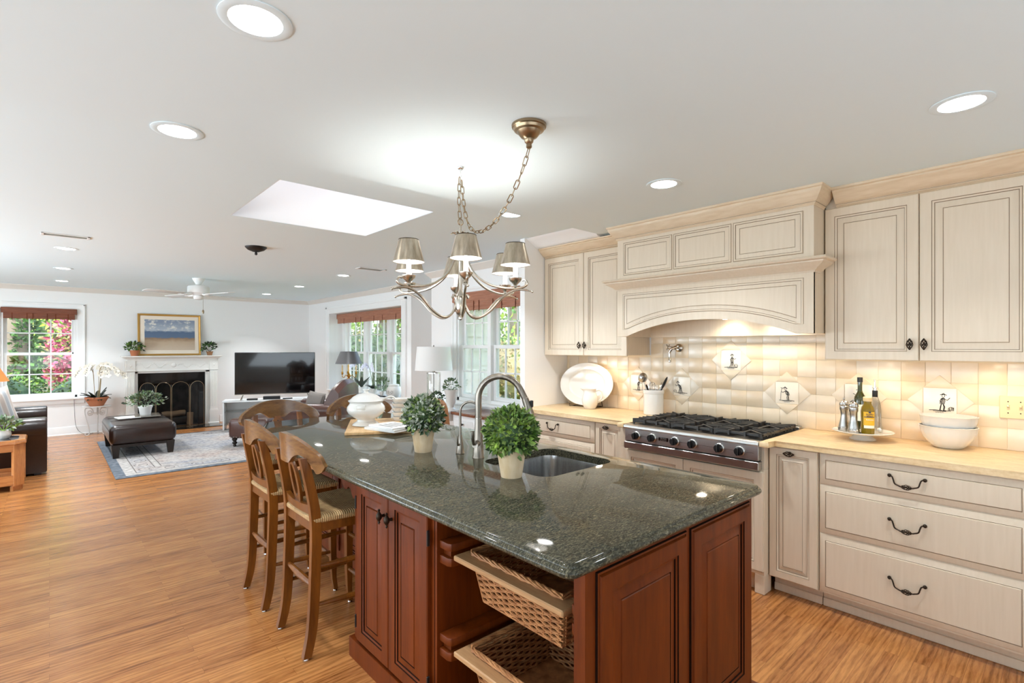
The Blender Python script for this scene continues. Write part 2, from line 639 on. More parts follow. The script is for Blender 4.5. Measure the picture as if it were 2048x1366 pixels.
    def molding(s, prof, path, side=1, mi=0, caps=True):
        """prof: (outward, z) points; path: (x, y) polyline with mitred corners; outward = right of travel * side"""
        P_ = [Vector((p[0], p[1], 0)) for p in path]
        n = len(P_)
        rows = []
        for i in range(n):
            ds = []
            if i > 0:
                ds.append((P_[i]-P_[i-1]).normalized())
            if i < n-1:
                ds.append((P_[i+1]-P_[i]).normalized())
            ns = [Vector((d.y, -d.x, 0))*side for d in ds]
            if len(ns) == 1:
                o = ns[0]
            else:
                o = (ns[0]+ns[1])
                o = o/(1+ns[0].dot(ns[1]))
            rows.append([s.v((P_[i].x+o.x*u, P_[i].y+o.y*u, z)) for u, z in prof])
        for a, b in zip(rows, rows[1:]):
            s.bridge(a, b, mi)
        if caps:
            s.f(rows[0][::-1], mi)
            s.f(rows[-1], mi)
        return s

    def build(s, name, mats, parent=None, loc=(0, 0, 0), rot=(0, 0, 0), smooth=35, normals=True):
        if normals:
            bmesh.ops.recalc_face_normals(s.bm, faces=s.bm.faces[:])
        me = bpy.data.meshes.new(name)
        s.bm.to_mesh(me)
        s.bm.free()
        for m in (mats if isinstance(mats, (list, tuple)) else [mats]):
            me.materials.append(MATS[m] if isinstance(m, str) else m)
        if smooth:
            me.shade_smooth()
            me.set_sharp_from_angle(angle=R(smooth))
        o = bpy.data.objects.new(name, me)
        COL.objects.link(o)
        o.location = loc
        o.rotation_euler = rot
        if parent:
            o.parent = parent
        return o

def tag(o, label=None, cat=None, group=None, kind=None):
    if label:
        o['label'] = label
    if cat:
        o['category'] = cat
    if group:
        o['group'] = group
    if kind:
        o['kind'] = kind
    return o

def thing(name, label, cat, loc=(0, 0, 0), rotz=0, group=None):
    o = bpy.data.objects.new(name, None)
    o.empty_display_size = .1
    COL.objects.link(o)
    o.location = loc
    o.rotation_euler = (0, 0, R(rotz))
    return tag(o, label, cat, group)

def struct(name, mb, m, **k):
    o = mb.build(name, m, **k)
    o['kind'] = 'structure'
    return o

def holder(name, loc=(0, 0, 0), rotz=0):
    o = bpy.data.objects.new(name, None)
    COL.objects.link(o)
    o.location = loc
    o.rotation_euler = (0, 0, R(rotz))
    o['kind'] = 'structure'
    return o

def dup(root, loc, rotz=None, label=None, group=None):
    r = root.copy()
    COL.objects.link(r)
    r.location = loc
    if rotz is not None:
        r.rotation_euler = (0, 0, R(rotz))
    if label:
        r['label'] = label
    if group:
        r['group'] = group
    def kids(a, b):
        for ch in [o for o in bpy.data.objects if o.parent == a]:
            c = ch.copy()
            COL.objects.link(c)
            c.parent = b
            kids(ch, c)
    kids(root, r)
    return r

def bez(p0, p1, p2, p3, n=12):
    p0, p1, p2, p3 = map(Vector, (p0, p1, p2, p3))
    return [((1-t)**3)*p0+3*t*(1-t)**2*p1+3*t*t*(1-t)*p2+t**3*p3 for t in [i/n for i in range(n+1)]]

def spline(pts, n=6):
    """Catmull-Rom through the points"""
    pts = [Vector(p) for p in pts]
    out = []
    for i in range(len(pts)-1):
        a = pts[max(i-1, 0)]
        b, c = pts[i], pts[i+1]
        d = pts[min(i+2, len(pts)-1)]
        for k in range(n):
            t = k/n
            out.append(.5*((2*b)+(c-a)*t+(2*a-5*b+4*c-d)*t*t+(3*b-a-3*c+d)*t**3))
    out.append(pts[-1])
    return out

def leaf(mb, c, d, up, L, w, mi=0, fold=.25):
    """one leaf: six points folded along its rib"""
    c, d, up = Vector(c), Vector(d).normalized(), Vector(up)
    s = d.cross(up)
    if s.length < 1e-4:
        s = d.cross(Vector((1, 0, 0)))
    s.normalize()
    n = s.cross(d)
    a = mb.v(c)
    t = mb.v(c+d*L-n*L*.12)
    m1 = mb.v(c+d*L*.5)
    l1 = mb.v(c+d*L*.45+s*w*.5+n*w*fold)
    r1 = mb.v(c+d*L*.45-s*w*.5+n*w*fold)
    mb.f((a, l1, m1), mi)
    mb.f((l1, t, m1), mi)
    mb.f((a, m1, r1), mi)
    mb.f((m1, t, r1), mi)

def rdir(rnd=random):
    while True:
        v = Vector((rnd.uniform(-1, 1), rnd.uniform(-1, 1), rnd.uniform(-1, 1)))
        if .05 < v.length < 1:
            return v.normalized()
# ------------------------------------------------------------------ shell
ZN, ZF, YS = 2.39, 2.45, 2.652          # near and far ceiling heights, the step between them
mb = MB()
mb.box(-3.5, 5.4, -2.5, 11.95, -.06, 0)
struct('floor', mb, 'oak_floor')

mb = MB()
mb.box(-3.5, 5.4, -2.5, YS, ZN, ZN+.35)
SX0, SX1, SY0, SY1 = 1.01, 2.09, 3.17, 4.27
mb.box(-3.5, SX0, YS, 11.4, ZF, ZF+.25)
mb.box(SX1, 5.4, YS, 11.4, ZF, ZF+.25)
mb.box(SX0, SX1, YS, SY0, ZF, ZF+.25)
mb.box(SX0, SX1, SY1, 11.4, ZF, ZF+.25)
struct('ceiling', mb, 'ceiling_paint')
mb = MB()
for a in ((SX0-.03, SX0+.004, SY0-.03, SY1+.03), (SX1-.004, SX1+.03, SY0-.03, SY1+.03), (SX0, SX1, SY0-.03, SY0+.004), (SX0, SX1, SY1-.004, SY1+.03)):
    mb.box(*a, ZF+.002, 3.05)
sky = struct('trim_skylight', mb, 'trim_paint')
mb = MB()
mb.box(SX0-.02, SX1+.02, SY0-.02, SY1+.02, 3.06, 3.07)
mb.build('skylight_pane', 'skylight_glass', sky)['kind'] = 'structure'

def wall_x(name, x0, x1, y0, y1, hole=None, z1=2.7, m='wall_paint'):
    """a wall whose faces look along X; hole = (ya, yb, za, zb)"""
    mb = MB()
    if hole:
        ya, yb, za, zb = hole
        mb.box(x0, x1, y0, ya, 0, z1)
        mb.box(x0, x1, yb, y1, 0, z1)
        mb.box(x0, x1, ya, yb, 0, za)
        mb.box(x0, x1, ya, yb, zb, z1)
    else:
        mb.box(x0, x1, y0, y1, 0, z1)
    return struct(name, mb, m)

def wall_y(name, y0, y1, x0, x1, holes=(), z1=2.7, m='wall_paint'):
    mb = MB()
    x = x0
    for xa, xb, za, zb in sorted(holes):
        mb.box(x, xa, y0, y1, 0, z1)
        if za > 0:
            mb.box(xa, xb, y0, y1, 0, za)
        mb.box(xa, xb, y0, y1, zb, z1)
        x = xb
    mb.box(x, x1, y0, y1, 0, z1)
    return struct(name, mb, m)

XW = 3.79
wall_x('wall_right', XW, XW+.16, -2.5, 5.80, (3.93, 5.26, .80, 2.14))
wall_y('wall_wing', 3.38, 3.44, 3.21, XW, z1=ZF)
wall_y('wall_alcove_side', 7.0, 7.12, 4.2, 4.62)
wall_x('wall_alcove', 4.62, 4.72, 5.64, 7.27)
wall_y('wall_alcove_near', 5.64, 5.80, XW+.16, 4.62)
wall_x('wall_bay', 4.2, 4.32, 7.12, 11.25, (7.27, 10.12, .61, 2.125))
wall_y('wall_back', 11.25, 11.43, -3.5, 4.7, [(-.60, .37, .60, 2.10), (1.27, 2.16, 0, .86)])
wall_x('wall_left', -3.62, -3.5, -2.5, 11.4)
wall_y('wall_front', -2.62, -2.5, -3.5, 5.4)
wall_x('wall_kitchen_end', 5.3, 5.4, -2.5, 2.0)
# bay recess
mb = MB()
mb.box(4.32, 4.46, 10.12, 10.2, .55, 2.2)
mb.box(4.32, 4.46, 7.19, 7.27, .55, 2.2)
mb.box(4.32, 4.46, 7.27, 10.12, 2.125, 2.2)
mb.box(4.455, 4.6, 10.02, 10.2, .55, 2.2)
mb.box(4.455, 4.6, 7.19, 7.30, .55, 2.2)
mb.box(4.455, 4.6, 7.30, 10.02, 2.09, 2.2)
mb.box(4.33, 4.6, 7.19, 10.2, .0, .584)
mb.box(4.155, 4.50, 7.20, 10.19, .585, .61, .006)
struct('trim_1', mb, 'trim_paint')
# casings round the bay opening
mb = MB()
mb.box(4.175, 4.2, 10.12, 10.24, .61, 2.24, .004)
mb.box(4.175, 4.2, 7.15, 7.27, .61, 2.24, .004)
mb.box(4.175, 4.2, 7.27, 10.12, 2.125, 2.24, .004)
mb.box(4.165, 4.2, 10.21, 10.26, .61, 2.26, .004)
mb.box(4.165, 4.2, 7.13, 7.16, .61, 2.26, .004)
mb.box(4.165, 4.2, 7.13, 10.26, 2.22, 2.26, .004)
struct('trim_2', mb, 'trim_paint')

# crown mouldings, baseboards
CR = [(0, -.075), (.012, -.075), (.02, -.06), (.06, -.02), (.068, -.01), (.068, 0), (0, 0)]
def crown(name, path, z, sc=1.0, m='crown_paint', prof=CR):
    mb = MB()
    mb.molding([(u*sc, z+v*sc) for u, v in prof], path)
    return struct(name, mb, m)
crown('trim_3', [(-3.5, 11.25), (4.2, 11.25), (4.2, 7.0), (4.62, 7.0)], ZF)
crown('trim_4', [(4.4, 5.80), (XW, 5.80), (XW, 3.44)], ZF)
crown('trim_5', [(3.365, 3.38), (3.365, YS+.003)], ZF-.001, 1.0, 'wall_paint', [(-.3, -.075), (0, -.075), (.015, -.072), (.03, -.06), (.105, -.02), (.125, -.012), (.14, 0), (-.3, 0)])
BB = [(0, 0), (.03, 0), (.03, .012), (.02, .022), (.018, .11), (.012, .135), (.0, .14)]
def base(name, path):
    mb = MB()
    mb.molding([(u, z+.0005) for u, z in BB], path)
    return struct(name, mb, 'trim_paint')
base('baseboard_back', [(-3.5, 11.25), (.93, 11.25)])
base('baseboard_corner', [(2.47, 11.25), (4.2, 11.25), (4.2, 7.0), (4.62, 7.0)])
base('baseboard_right', [(XW, 5.80), (XW, 4.75)])

# ------------------------------------------------------------------ windows (local: x along the wall, -y towards the room)
def window(name, loc, rotz, units, zb, zr, zt, sill=True, casing=.09, left=True, right=True, sill_d=.07, cas_out=0.02):
    h = holder(name, loc, rotz)
    S, Mn = .042, .018
    x0, x1 = units[0][0]-S-.035, units[-1][1]+S+.035
    mb = MB()
    mb.box(x0, x0+.035, 0, .13, zb-.08, zt+.08)
    mb.box(x1-.035, x1, 0, .13, zb-.08, zt+.08)
    mb.box(x0, x1, 0, .13, zt+S, zt+.08)
    mb.box(x0, x1, 0, .13, zb-.08, zb-S)
    for a, b in zip(units, units[1:]):
        mb.box(a[1]+S, b[0]-S, -.005, .13, zb-.08, zt+.08, .003)
    mb.build('window_frame', 'trim_paint', h)['kind'] = 'structure'
    for xa, xb in units:
        for nm, za, zc, y in (('upper_sash', zr+.02, zt, .075), ('lower_sash', zb, zr-.02, .035)):
            mb = MB()
            mb.box(xa-S, xa, y, y+.035, za-S, zc+S, .003)
            mb.box(xb, xb+S, y, y+.035, za-S, zc+S, .003)
            mb.box(xa, xb, y, y+.035, za-S, za, .003)
            mb.box(xa, xb, y, y+.035, zc, zc+S, .003)
            for k in (1, 2):
                x = xa+(xb-xa)*k/3
                mb.box(x-Mn/2, x+Mn/2, y+.006, y+.028, za, zc, .003)
            z = (za+zc)/2
            mb.box(xa, xb, y+.006, y+.028, z-Mn/2, z+Mn/2, .003)
            s = mb.build(nm, 'trim_paint', h)
            s['kind'] = 'structure'
            mb = MB()
            mb.box(xa-.005, xb+.005, y+.0155, y+.0185, za-.005, zc+.005)
            mb.build('pane', 'window_glass', s, smooth=0)['kind'] = 'structure'
    if casing:
        mb = MB()
        c, o = casing, cas_out
        if left:
            mb.box(x0-c, x0+.006, -o, 0, zb-.08, zt+.08, .003)
            mb.box(x0-c-.006, x0-c+.02, -o-.01, 0, zb-.08, zt+.08+c, .003)
        if right:
            mb.box(x1-.006, x1+c, -o, 0, zb-.08, zt+.08, .003)
            mb.box(x1+c-.02, x1+c+.006, -o-.01, 0, zb-.08, zt+.08+c, .003)
        mb.box(x0-c, x1+c, -o, 0, zt+.074, zt+.08+c, .003)
        mb.box(x0-c-.006, x1+c+.006, -o-.01, 0, zt+.06+c, zt+.086+c, .003)
        mb.build('casing', 'trim_paint', h)['kind'] = 'structure'
    if sill:
        mb = MB()
        mb.box(x0-casing-.03, x1+casing+.03, -sill_d, .03, zb-.115, zb-.08, .008, seg=2)
        mb.build('sill', 'trim_paint', h)['kind'] = 'structure'
        mb = MB()
        mb.box(x0-casing, x1+casing, -.022, 0, zb-.185, zb-.1155, .004)
        mb.build('apron', 'trim_paint', h)['kind'] = 'structure'
    return h

window('window_1', (-.11, 11.25, 0), 0, [(-.385, .385)], .705, 1.347, 2.0)
window('window_2', (4.46, 8.7, 0), -90, [(-1.25, -.515), (-.33, .405), (.59, 1.325)], .655, 1.35, 2.02, sill=False, casing=0)
window('window_3', (XW, 4.6, 0), -90, [(-.54, -.06), (.085, .565)], .88, 1.462, 2.02, right=True, casing=.075)

# ------------------------------------------------------------------ blinds
def blind(label, loc, rotz, w, h, light, notch=0):
    t = thing('woven_wood_blind', label, 'window blind', loc, rotz)
    m = 'blind_light' if light else 'blind_wood'
    mb = MB()
    hv = h*.46
    mb.box(-w/2, w/2, -.05, -.001, -hv, 0, .003)
    for k in range(3):
        z = -hv*(k+.5)/3
        mb.box(-w/2, w/2, -.054, -.05, z-.004, z+.004, .0015)
    mb.build('valance', m, t)
    mb = MB()
    w2 = w-.05
    for k in range(5):
        z1 = -hv+.01-(h-hv-.01)*k/5
        z0 = -hv+.01-(h-hv-.01)*(k+1)/5-.004
        mb.box(-w2/2, w2/2, -.044+.004*(k % 2), -.006, z0, z1, .004)
    mb.build('folded_shade', m, t)
    for x in (-w2*.38, -w2*.18, -w2*.1, w2*.1, w2*.22, w2*.4):
        mb = MB()
        mb.box(x-.006, x+.006, -.0475, -.044, -h, -hv+.005)
        mb.build('ladder_tape', 'cherry', t)
    mb = MB()
    mb.tube([(w2*.47, -.03, -h), (w2*.47, -.03, -h-.52)], .0018, 6)
    mb.lathe([(.002, -.03), (.007, -.026), (.008, -.005), (.003, 0)], 10, (w2*.47, -.03, -h-.52))
    mb.build('pull_cord', 'bronze_dark', t)
    return t
blind('dark wooden roman blind raised over the window left of the fireplace', (-.11, 11.228, 2.085), 0, .9, .19, False)
blind('pinkish woven wood blind raised in the wide bay window', (4.36, 8.73, 2.115), -90, 2.66, .2, True)
blind('reddish wooden blind raised over the window beside the kitchen cabinets', (XW-.002, 4.595, 2.12), -90, 1.32, .235, True)

# ------------------------------------------------------------------ ceiling fixtures
def downlight(loc, label, watts=9, r=.083):
    t = thing('recessed_light', label, 'ceiling light', loc, 0, 'recessed ceiling lights')
    mb = MB()
    mb.lathe([(r-.012, -.0005), (r-.012, -.004), (r+.004, -.006), (r+.014, -.003), (r+.014, -.0005)], 32, caps=False)
    mb.build('trim_ring', 'ceiling_paint', t)
    mb = MB()
    mb.lathe([(.0, -.002), (r-.013, -.002)], 32, caps=False)
    mb.build('lamp_disc', 'bulb_white', t)
    area('lamp_light', (0, 0, -.012), (0, 0, 0), .13, .13, watts, (.91, .96, 1.0), R(108), t, 'DISK')
    return t
for X, Y, lab in [(.436, 1.57, 'large recessed light nearest the camera at the top left of the ceiling'),
                  (.409, 2.60, 'recessed light left of the skylight near the ceiling step'),
                  (2.58, .30, 'recessed light above the right wall cabinets'),
                  (2.60, 1.586, 'recessed light in front of the range hood crown')]:
    downlight((X, Y, ZN), lab, 5)
for X, Y, lab in [(2.56, 2.84, 'recessed light beside the long chandelier chain'),
                  (.128, 6.82, 'recessed light next to the left ceiling vent, nearest of three in a line'),
                  (.128, 8.56, 'middle one of three recessed lights in a line above the leather sofa'),
                  (.14, 10.2, 'farthest of three recessed lights above the window with the dark blind'),
                  (3.02, 6.82, 'recessed light below the right ceiling vent in front of the bay window'),
                  (3.03, 8.54, 'middle recessed light before the bay window wall'),
                  (3.01, 10.17, 'recessed light over the television in the far corner')]:
    downlight((X, Y, ZF), lab, 12)

def vent(loc, rotz, L, w, label):
    t = thing('ceiling_vent', label, 'air vent', loc, rotz)
    mb = MB()
    for a in ((-L/2, L/2, -w/2, -w/2+.014), (-L/2, L/2, w/2-.014, w/2), (-L/2, -L/2+.02, -w/2, w/2), (L/2-.02, L/2, -w/2, w/2)):
        mb.box(*a, -.008, -.0005, .002)
    mb.build('frame', 'white_plastic', t)
    mb = MB()
    n = 7
    for k in range(n):
        y = -w/2+.02+(w-.04)*k/(n-1)
        mb.face([(-L/2+.02, y-.006, -.006), (L/2-.02, y-.006, -.006), (L/2-.02, y+.005, -.001), (-L/2+.02, y+.005, -.001)])
    mb.build('louvres', 'crown_paint', t)
vent((.11, 6.03, ZF), 0, .33, .13, 'long white ceiling vent at the far left of the ceiling')
vent((3.03, 6.02, ZF), 0, .36, .15, 'white ceiling vent left of the chandelier above the bay window')

t = thing('ceiling_canopy', 'small black ceiling canopy with a knob beyond the skylight', 'ceiling fixture', (1.518, 5.46, ZF))
mb = MB()
mb.lathe([(.012, -.05), (.03, -.048), (.075, -.03), (.098, -.008), (.1, -.0005)], 28)
mb.build('dome', 'black_iron', t)
mb = MB()
mb.lathe([(.003, -.082), (.012, -.076), (.014, -.066), (.008, -.05)], 12)
mb.build('knob', 'black_iron', t)

# ceiling fan
t = thing('ceiling_fan', 'white four-blade ceiling fan with a pull chain', 'ceiling fan', (1.6, 8.53, ZF))
mb = MB()
mb.lathe([(.02, -.1), (.035, -.09), (.05, -.06), (.075, -.02), (.08, -.0005)], 28)
mb.build('canopy', 'white_plastic', t)
mb = MB()
mb.lathe([(.03, -.25), (.07, -.245), (.1, -.225), (.135, -.21), (.14, -.2), (.14, -.13), (.13, -.115), (.06, -.1), (.02, -.09)], 32)
mb.lathe([(.02, -.31), (.055, -.3), (.065, -.28), (.06, -.25)], 24)
mb.build('motor', 'white_plastic', t)
for k in range(4):
    a = R(22+90*k)
    mb = MB()
    mb.M = Matrix.Rotation(a, 4, 'Z')
    mb.tube([(.1, 0, -.235), (.15, .015, -.245), (.2, .02, -.24)], .012, 8)
    mb.tube([(.1, 0, -.235), (.15, -.015, -.245), (.2, -.02, -.24)], .012, 8)
    mb.box(.19, .27, -.035, .035, -.246, -.238, .003)
    mb.build('blade_arm', 'white_plastic', t)
    mb = MB()
    mb.M = Matrix.Rotation(a, 4, 'Z') @ Matrix.Translation((0, 0, -.236)) @ Matrix.Rotation(R(9), 4, 'X')
    mb.prism([(.22, -.055), (.5, -.07), (.7, -.068), (.725, -.05), (.725, .05), (.7, .068), (.5, .07), (.22, .055)], 'z', 0, .007, b=.002)
    mb.build('blade', 'white_plastic', t)
mb = MB()
mb.tube([(.05, -.04, -.29), (.05, -.04, -.45)], .0022, 6)
mb.lathe([(.002, -.51), (.012, -.5), (.014, -.47), (.004, -.45)], 12, (.05, -.04, 0))
mb.build('pull_chain', 'antique_brass', t)
# ------------------------------------------------------------------ kitchen run on the right wall (local x runs towards the camera's right)
XF = 3.185            # face of the base cabinets
ZC = .911             # stone worktop
RP = [(0, .004, 0), (.004, 0, 0), (.050, 0, 0), (.0528, .004, 1), (.061, .007, 0), (.0635, .012, 1), (.069, .012, 0), (.096, .004, 0), (.0985, .0058, 1), (.101, .004, 0)]
RPN = [(0, .004, 0), (.004, 0, 0), (.040, 0, 0), (.0425, .004, 1), (.050, .007, 0), (.0525, .012, 1), (.057, .012, 0), (.074, .004, 0), (.0762, .0058, 1), (.078, .004, 0)]
DR = [(0, .017, 0), (.004, .015, 0), (.031, .003, 0), (.0335, .0045, 1), (.036, 0, 0)]
CRM = ['cream_paint', 'glaze']

def rot_front(o):
    return o

def knob(parent, x, y, z, horizontal=False):
    mb = MB()
    if horizontal:
        mb.M = Matrix.Translation((x, y, z)) @ Matrix.Rotation(R(90), 4, 'Y')
    else:
        mb.M = Matrix.Translation((x, y, z))
    mb.cyl((0, 0, 0), (0, -.016, 0), .008, .005, 10)
    for k in range(6):
        pts = []
        for i in range(13):
            t = i/12
            a = 2*PI*k/6+t*PI*.9
            rr = .0125*math.sin(PI*t)+.002
            pts.append((rr*math.cos(a), -.022+rr*math.sin(a), -.027+.054*t))
        mb.tube(pts, .0022, 5)
    mb.ball((0, -.022, -.027), .0045, 8, 6)
    mb.ball((0, -.022, .027), .0045, 8, 6)
    return mb.build('knob', 'bronze_dark', parent)

def pull(parent, x, y, z, w=.13):
    mb = MB()
    h = w/2
    for sx in (-1, 1):
        mb.ball((x+sx*(h+.006), y-.012, z), .009, 10, 8)
        mb.cyl((x+sx*(h+.006), y, z), (x+sx*(h+.006), y-.012, z), .005, None, 8)
    pts = [(x-h-.006, y-.014, z), (x-h+.006, y-.02, z-.003), (x-h+.012, y-.022, z-.018), (x-h+.018, y-.022, z-.036), (x-h+.034, y-.022, z-.044), (x-.02, y-.022, z-.047),
           (x+.02, y-.022, z-.047), (x+h-.034, y-.022, z-.044), (x+h-.018, y-.022, z-.036), (x+h-.012, y-.022, z-.018), (x+h-.006, y-.02, z-.003), (x+h+.006, y-.014, z)]
    sp = spline(pts, 5)
    mb.tube(sp, .0034, 8)
    for k in range(5):
        q = []
        for i in range(11):
            t = i/10
            a = 2*PI*k/5+t*PI
            rr = .0085*math.sin(PI*t)+.0035
            q.append((x-.02+.04*t, y-.022+rr*math.cos(a), z-.047+rr*math.sin(a)))
        mb.tube(q, .0019, 5)
    return mb.build('pull_handle', 'bronze_dark', parent)

def carcass(t, w, z0, z1, d, y0=.0, name='carcass'):
    mb = MB()
    mb.box(.001, w-.001, y0, d, z0, z1)
    return mb.build(name, 'cream_paint', t)

def toe(t, w, y=.075):
    mb = MB()
    mb.box(.001, w-.001, y, y+.02, .0, .1)
    mb.box(.001, w-.001, y-.014, y, .0, .045, .003)
    return mb.build('toe_kick', 'cream_paint', t)

def drawer_base(loc, label, w, splits, pw=.13):
    t = thing('drawer_base_cabinet', label, 'cabinet', loc, -90)
    carcass(t, w, .1, .878, .598)
    toe(t, w)
    for z0, z1 in splits:
        mb = MB()
        mb.panel(.004, w-.004, z0+.002, z1-.002, -.02, .019, DR)
        d = mb.build('drawer', CRM, t)
        pull(d, w*.475 if w > .7 else w/2, -.02, (z0+z1)/2+.025, pw)
    return t
SPL = [(.701, .872), (.431, .699), (.108, .429)]
drawer_base((XF, .97, 0), 'cream three-drawer base cabinet at the right edge, under the white bowls', .84, SPL)
drawer_base((XF, 3.378, 0), 'cream drawer base cabinet under the platter and pitcher, left of the cooktop', .83, SPL, .115)

def pullout(loc, label, w):
    t = thing('pullout_cabinet', label, 'cabinet', loc, -90)
    carcass(t, w, .1, .878, .598)
    toe(t, w)
    mb = MB()
    mb.panel(.003, w-.003, .108, .872, -.02, .019, RPN)
    d = mb.build('door', CRM, t)
    knob(d, w*.45, -.02, .845, True)
    return t
pullout((XF, 1.233, 0), 'narrow cream pull-out cabinet right of the cooktop, with a dark knob', .261)
pullout((XF, 2.535, 0), 'narrow cream pull-out cabinet left of the cooktop, with a dark knob', .262)

# cooktop base, standing proud of the run
t = thing('cooktop_base_cabinet', 'cream two-door cabinet standing forward under the gas cooktop', 'cabinet', (3.115, 2.262, 0), -90)
wB = 1.026
mb = MB()
mb.box(.001, wB-.001, .0, .66, .115, .735, .002)
for x in (.001, wB-.058):
    mb.box(x, x+.057, .002, .66, .735, .875, .002)
mb.build('carcass', 'cream_paint', t)
for x in (.001, wB-.058):
    mb = MB()
    mb.box(x, x+.057, .0, .1, .0, .115, .003)
    mb.build('foot', 'cream_paint', t)
mb = MB()
mb.box(.058, wB-.058, .06, .08, 0, .115)
mb.build('toe_kick', 'cream_paint', t)
for xa, xb in ((.06, .512), (.516, .968+.055)):
    mb = MB()
    mb.panel(xa, xb, .14, .724, -.02, .0195, RP)
    mb.build('door', CRM, t)

# worktops
def worktop(label, y0, y1, jog, joghi):
    mb = MB()
    if joghi:
        poly = [(3.79, y0), (3.79, y1), (3.062, y1), (3.062, y1-jog), (3.15, y1-jog), (3.15, y0)]
    else:
        poly = [(3.79, y0), (3.79, y1), (3.15, y1), (3.15, y0+jog), (3.062, y0+jog), (3.062, y0)]
    poly = [(min(x, 3.7895), y) for x, y in poly]
    mb.prism(poly, 'z', .8785, ZC, b=.005)
    return tag(mb.build('stone_worktop', 'limestone'), label, 'worktop')
worktop('tan limestone worktop right of the cooktop, with the bowls and oils', .09, 1.246, .052, True)
worktop('tan limestone worktop left of the cooktop, with the platter and pitcher', 2.196, 3.379, .052, False)

# backsplash
t = thing('tile_backsplash', 'handmade cream tile backsplash with diamond picture tiles behind the cooktop', 'backsplash', (XW-.0015, 3.379, 0), -90)
def ytol(y):
    return 3.379-y
mb = MB()
mb.box(0, 3.379+.3, -.002, 0, ZC-.03, 1.39)
mb.box(ytol(2.41), ytol(1.03), -.002, 0, 1.39, 1.60)
mb.build('grout_bed', 'grout', t)
mb = MB()
ts = .1145
rnd = random.Random(3)
k0 = -13
for k in range(-14, 20):
    ya, yb = 1.285+ts*k, 1.285+ts*(k+1)
    if ya > 3.38 or yb < -.2:
        continue
    for j in range(0, 6):
        z0, z1 = ZC+.001+.115*j, ZC+.001+.115*(j+1)
        y_a, y_b = ya, min(yb, 3.378)
        if j == 4 and not (1.0 < (ya+yb)/2 < 2.46):
            continue
        if j == 5:
            if not (1.0 < (ya+yb)/2 < 2.46):
                continue
            z1 = 1.548
        x0, x1 = ytol(y_b)+.0008, ytol(y_a)-.0008
        z0 += .0008
        z1 -= .0008
        mi = rnd.choice([0, 0, 1, 2, 2, 3, 4, 5]) if (j+k) % 2 else rnd.choice([0, 1, 2, 4, 4, 5])
        if j >= 4 and mi == 3:
            mi = 4
        d = [-.006+rnd.uniform(-.0022, .0022) for _ in range(4)]
        q = [(x0, z0), (x1, z0), (x1, z1), (x0, z1)]
        B = [mb.v((a, -.0015, b)) for a, b in q]
        F_ = [mb.v((a, dd+.0012, b)) for (a, b), dd in zip(q, d)]
        e = .0035
        qi = [(x0+e, z0+e), (x1-e, z0+e), (x1-e, z1-e), (x0+e, z1-e)]
        I = [mb.v((a, dd, b)) for (a, b), dd in zip(qi, d)]
        mb.bridge(B, F_, mi)
        mb.bridge(F_, I, mi)
        mb.f(I, mi)
mb.build('tile_field', ['tile_glaze_%d' % i for i in range(6)], t)

